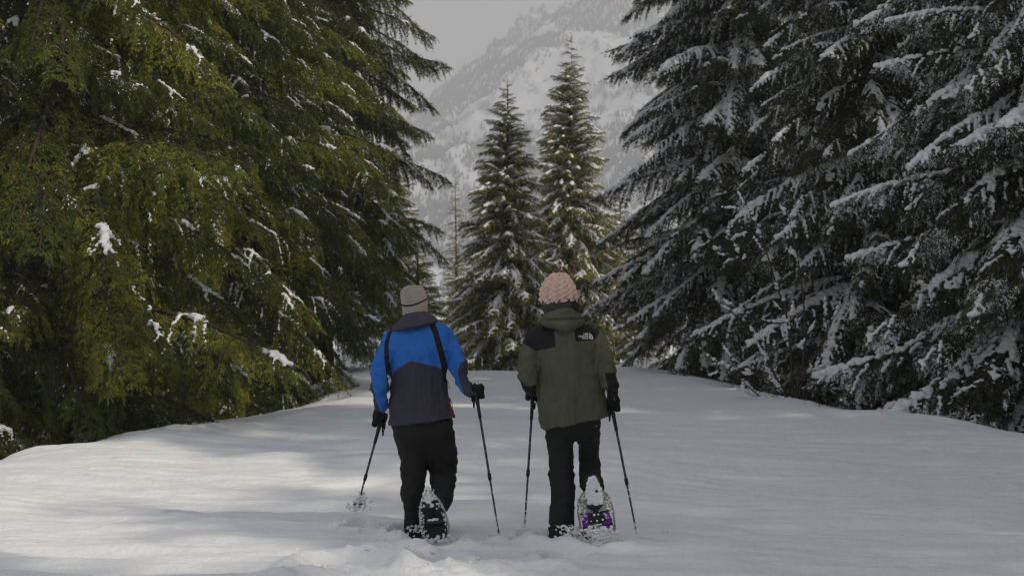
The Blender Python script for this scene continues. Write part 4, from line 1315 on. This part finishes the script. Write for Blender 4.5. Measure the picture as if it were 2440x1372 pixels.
r1, p, la, nr, ax, rg = snowshoe(W(1043, 1290, 9.56), W(1019, 1163, 9.42), 0.185, 'narrow pointed snowshoe with pale frame on the right foot of the hiker in blue', M_FRM, M_DKM, M_DKM, 'v', pm, 5)
n = 130
edge = rg.uniform(0, 1, n); sd = rg.choice([-1, 1], n)
packed(r1, [p(a, s_ * (np.interp(a, [0, .2, .5, .8, 1], [.35, .85, .8, .5, .1]) + rg.normal(0, .10)), 0.006 + rg.uniform(-.004, .010)) for a, s_ in zip(edge, sd)], rg.uniform(0.003, 0.009, (n, 3)), 0.003, 'snow', 3)
packed(r1, [p(0.84 + rg.normal(0, 0.06), rg.normal(0, .13), 0.008) for _ in range(20)] + [p(0.03 + rg.normal(0, .04), rg.normal(0, .7), 0.01) for _ in range(34)], rg.uniform(0.007, 0.018, (54, 3)), 0.0036, 'snow', 4)
packed(r1, [p(0.44, x_, 0.016) for x_ in np.linspace(-.34, .34, 14)], rg.uniform(0.006, 0.010, (14, 3)), 0.0032, 'snow', 6)
b_ = Buf(); toe_l = p(0.22, 0, -0.012) + np.array(r1.location); heel_l = p(0.74, 0.0, -0.02) + np.array(r1.location)
boot(b_, heel_l, toe_l, -nr)
tube(b_, [heel_l - nr * 0.04 - ax * 0.04, (W(1046, 1200, 9.66) + heel_l - nr * 0.05) / 2, W(1048, 1195, 9.70)], [0.042, 0.046, 0.05], 14, rounded=True)
put(pm, 'boot', remesh(b_, 0.005, 'boot', 1, [M_RUBBER]))

r2, p, la, nr, ax, rg = snowshoe(W(1430, 1286, 9.5), W(1411, 1168, 9.40), 0.228, 'wide purple snowshoe on the right foot of the hiker in olive, caked with snow', M_FRW, M_DKW, M_FRW, 'r', pw, 9)
# grey green upper half of the deck
b_ = Buf()
aa = np.linspace(0.58, 0.95, 10)
Vd = np.array([p(a, l, 0.0065) for a in aa for l in np.linspace(-0.86, 0.86, 7) * (1 - max(0, a - .8) * 1.6)])
i = (np.arange(9)[:, None] * 7 + np.arange(6)[None]).ravel()
b_.add(Vd, np.stack([i, i + 1, i + 8, i + 7], 1))
link('heel_plate', b_.mesh('heel_plate', [plain('grey_green_plastic', (0.36, 0.36, 0.33), 0.5, 0.4, 0.4, 25)]), r2)
packed(r2, [p(0.13 + rg.normal(0, 0.09), rg.normal(0, .42), 0.012) for _ in range(170)], rg.uniform(0.006, 0.017, (170, 3)), 0.0034, 'snow', 7)
packed(r2, [p(rg.uniform(.4, .97), rg.choice([-1, 1]) * rg.uniform(.45, 1.0), 0.004) for _ in range(130)], rg.uniform(0.003, 0.009, (130, 3)), 0.003, 'snow', 8)
b_ = Buf()
hexa = [(0.56, -.2), (0.64, -.12), (0.66, 0), (0.64, .12), (0.56, .2), (0.50, .46), (0.42, .52), (0.37, .3), (0.37, -.3), (0.42, -.52), (0.50, -.46)]
c0 = np.array([p(a, l, 0.012) for a, l in hexa]); c1 = np.array([p(0.5 + (a - .5) * .9, l * .9, 0.022) for a, l in hexa]); m_ = len(hexa)
i = np.arange(m_); j = (i + 1) % m_
b_.add(np.concatenate([c0, c1, [c1.mean(0)]]), np.stack([i, j, m_ + j, m_ + i], 1), np.stack([m_ + i, m_ + j, np.full(m_, 2 * m_)], 1))
link('crampon_plate', b_.mesh('crampon_plate', [M_RUBBER], smooth=False), r2)
packed(r2, [p(0.55, -.12, 0.023), p(0.55, .12, 0.023), p(0.43, -.33, .02), p(0.43, .33, .02), p(.42, 0, .022)], np.full((5, 3), 0.007), 0.003, 'snow', 9)
toe_l = p(0.62, 0, 0.03) + np.array(r2.location); heel_l = W(1411, 1142, 9.33)
b_ = Buf(); boot(b_, heel_l, toe_l, np.array((0, 1.0, 0.25)), 1.1)
tube(b_, [heel_l + (toe_l - heel_l) * 0.15 + np.array((0, 0.06, 0.0)), W(1411, 1145, 9.52)], [0.05, 0.055], 14, rounded=True)
bw = put(pw, 'boot', remesh(b_, 0.005, 'boot', 1, [M_RUBBER]))
# snow pressed into the sole of that boot
n = 150
tt = rg.uniform(-0.08, 0.75, n)
cc = [heel_l + (toe_l - heel_l) * t_ + np.array((rg.uniform(-1, 1) * 0.046 * math.sqrt(1 - (2 * t_ - 1) ** 2 * .7), -0.028, 0.0)) for t_ in tt]
cc = [c for c in cc if np.linalg.norm(c[[0, 2]] - W(1420, 1164, 9.4)[[0, 2]]) > 0.018]
b_ = Buf(); blobs(b_, cc, rg.uniform(0.010, 0.019, (len(cc), 3)), 2)
me = remesh(b_, 0.004, 'snow', 1, [M_BSNOW]); V, E, N = get_arrays(me); set_co(me, V + N * (0.003 * fbm(V * 60, 2, 4))[:, None] - np.array(pw.location)); link('snow', me, bw)
# snow splashed up the standing legs
def crust(root, par, c0, sx_, sz_, n, Yf, seed):
    rg = np.random.default_rng(seed)
    c = np.column_stack([rg.normal(0, sx_, n), np.zeros(n), -np.abs(rg.normal(0, sz_, n)) + sz_]) + c0
    c[:, 1] += rg.uniform(-0.02, 0.01, n)
    r = rg.uniform(0.003, 0.009, n)
    b = Buf(); blobs(b, c - np.array(root.location), np.column_stack([r, r, r]), 2)
    link('snow', finish(remesh(b, 0.003, 'snow', 0, [M_BSNOW]), lambda V, N: 0.008 * fbm(V * 100, 3, 9, 0.7)), root)
crust(pw, None, W(1352, 1268, 9.455), 0.045, 0.05, 90, 0, 1)
crust(pm, None, W(990, 1262, 9.78), 0.03, 0.03, 50, 0, 2)
# ---------------------------------------------------------------- bare shrub with snow on the right
def shrub():
    rg = np.random.default_rng(77)
    Y0 = 24.0
    base = W(1890, 968, Y0)
    root = thing('bare_shrub', 'leafless dark stemmed shrub dotted with snow in front of the right hand conifers', 'shrub', tuple(base))
    bp = np.array(root.location)
    stems = [[(1890, 968), (1888, 900), (1876, 760), (1850, 680), (1826, 600), (1795, 520), (1760, 450)],
             [(1890, 968), (1915, 850), (1918, 760), (1905, 640), (1890, 560), (1872, 500)],
             [(1885, 968), (1850, 900), (1800, 800), (1740, 740), (1700, 712)],
             [(1895, 965), (1925, 890), (1985, 930), (2040, 968)],
             [(1890, 968), (1860, 930), (1790, 880), (1740, 860)],
             [(1892, 968), (1935, 900), (1960, 820), (1975, 760)],
             [(1876, 968), (1820, 950), (1760, 900), (1720, 870)],
             [(1880, 765), (1840, 770), (1770, 745), (1715, 720)],
             [(1850, 680), (1790, 640), (1740, 610), (1700, 590)]]
    for si, st in enumerate(stems):
        P = catmull(np.array([W(a, b, Y0 + rg.uniform(-0.25, 0.25)) for a, b in st]), 18) - bp
        b = Buf(); r = np.linspace(0.026 if si < 3 else 0.016, 0.006, 18)
        tube(b, P, r, 6)
        twv = []
        for _ in range(16 if si < 7 else 8):
            k = rg.integers(4, 17)
            d = (P[k] - P[k - 1]); d /= np.linalg.norm(d)
            dd = d + rg.normal(0, 0.6, 3); dd /= np.linalg.norm(dd)
            ln = rg.uniform(0.15, 0.6)
            tw_ = [P[k] + dd * ln * q + np.array((0, 0, 0.1 * q * q * ln)) + rg.normal(0, 0.006, 3) for q in np.linspace(0, 1, 5)]
            tube(b, tw_, np.linspace(0.005, 0.002, 5), 4)
            twv.append(np.array(tw_))
        s_ = link('stem', b.mesh('stem', [M_TWIG]), root)
        C = []
        rr = []
        for tw_ in twv + [P]:
            if rg.random() < 0.6:
                k = rg.integers(1, len(tw_) - 1)
                n = rg.integers(5, 14)
                a, c = tw_[max(0, k - 1)], tw_[min(len(tw_) - 1, k + 1)]
                for q in np.linspace(0, 1, n):
                    C.append(a + (c - a) * q + (0, 0, 0.014) + rg.normal(0, 0.007, 3)); rr.append(rg.uniform(0.014, 0.034) * (1 - abs(q - .5)))
        if C:
            bb_ = Buf(); rr = np.array(rr); blobs(bb_, C, np.column_stack([rr * 1.3, rr * 1.2, rr]), 2)
            link('snow', bb_.mesh('snow', [M_BSNOW]), s_)
shrub()
# low twigs poking through the snow at the edges
def sprig(px, py, Y, n, h, label, seed):
    rg = np.random.default_rng(seed)
    b = Buf()
    base = W(px, py, Y)
    base[2] = float(ground_z(np.array([base[0]]), np.array([Y]))[0]) - 0.02
    for _ in range(n):
        d = np.array((rg.normal(0, 0.7), rg.normal(0, 0.4), rg.uniform(0.4, 1))); d /= np.linalg.norm(d)
        o_ = np.array((rg.normal(0, 0.12), rg.normal(0, 0.1), 0))
        ln = h * rg.uniform(0.4, 1)
        tube(b, [o_ + d * ln * q + rg.normal(0, 0.006, 3) for q in np.linspace(0, 1, 5)], np.linspace(0.004, 0.0012, 5), 4)
    o = link('twig_tuft', b.mesh('twig_tuft', [M_TWIG]))
    o.location = tuple(base)
    o['label'] = label; o['category'] = 'twigs'; o['group'] = 'bare twigs poking out of the snow'
sprig(1845, 915, 24, 16, 0.22, 'bare twigs poking out of the snow at the foot of the leafless shrub', 1)
sprig(1965, 945, 22.5, 16, 0.2, 'bare twigs poking out of the snow right of the leafless shrub', 2)
sprig(790, 935, 26.5, 8, 0.3, 'thin bare twig at the tip of the left bank of snow', 3)
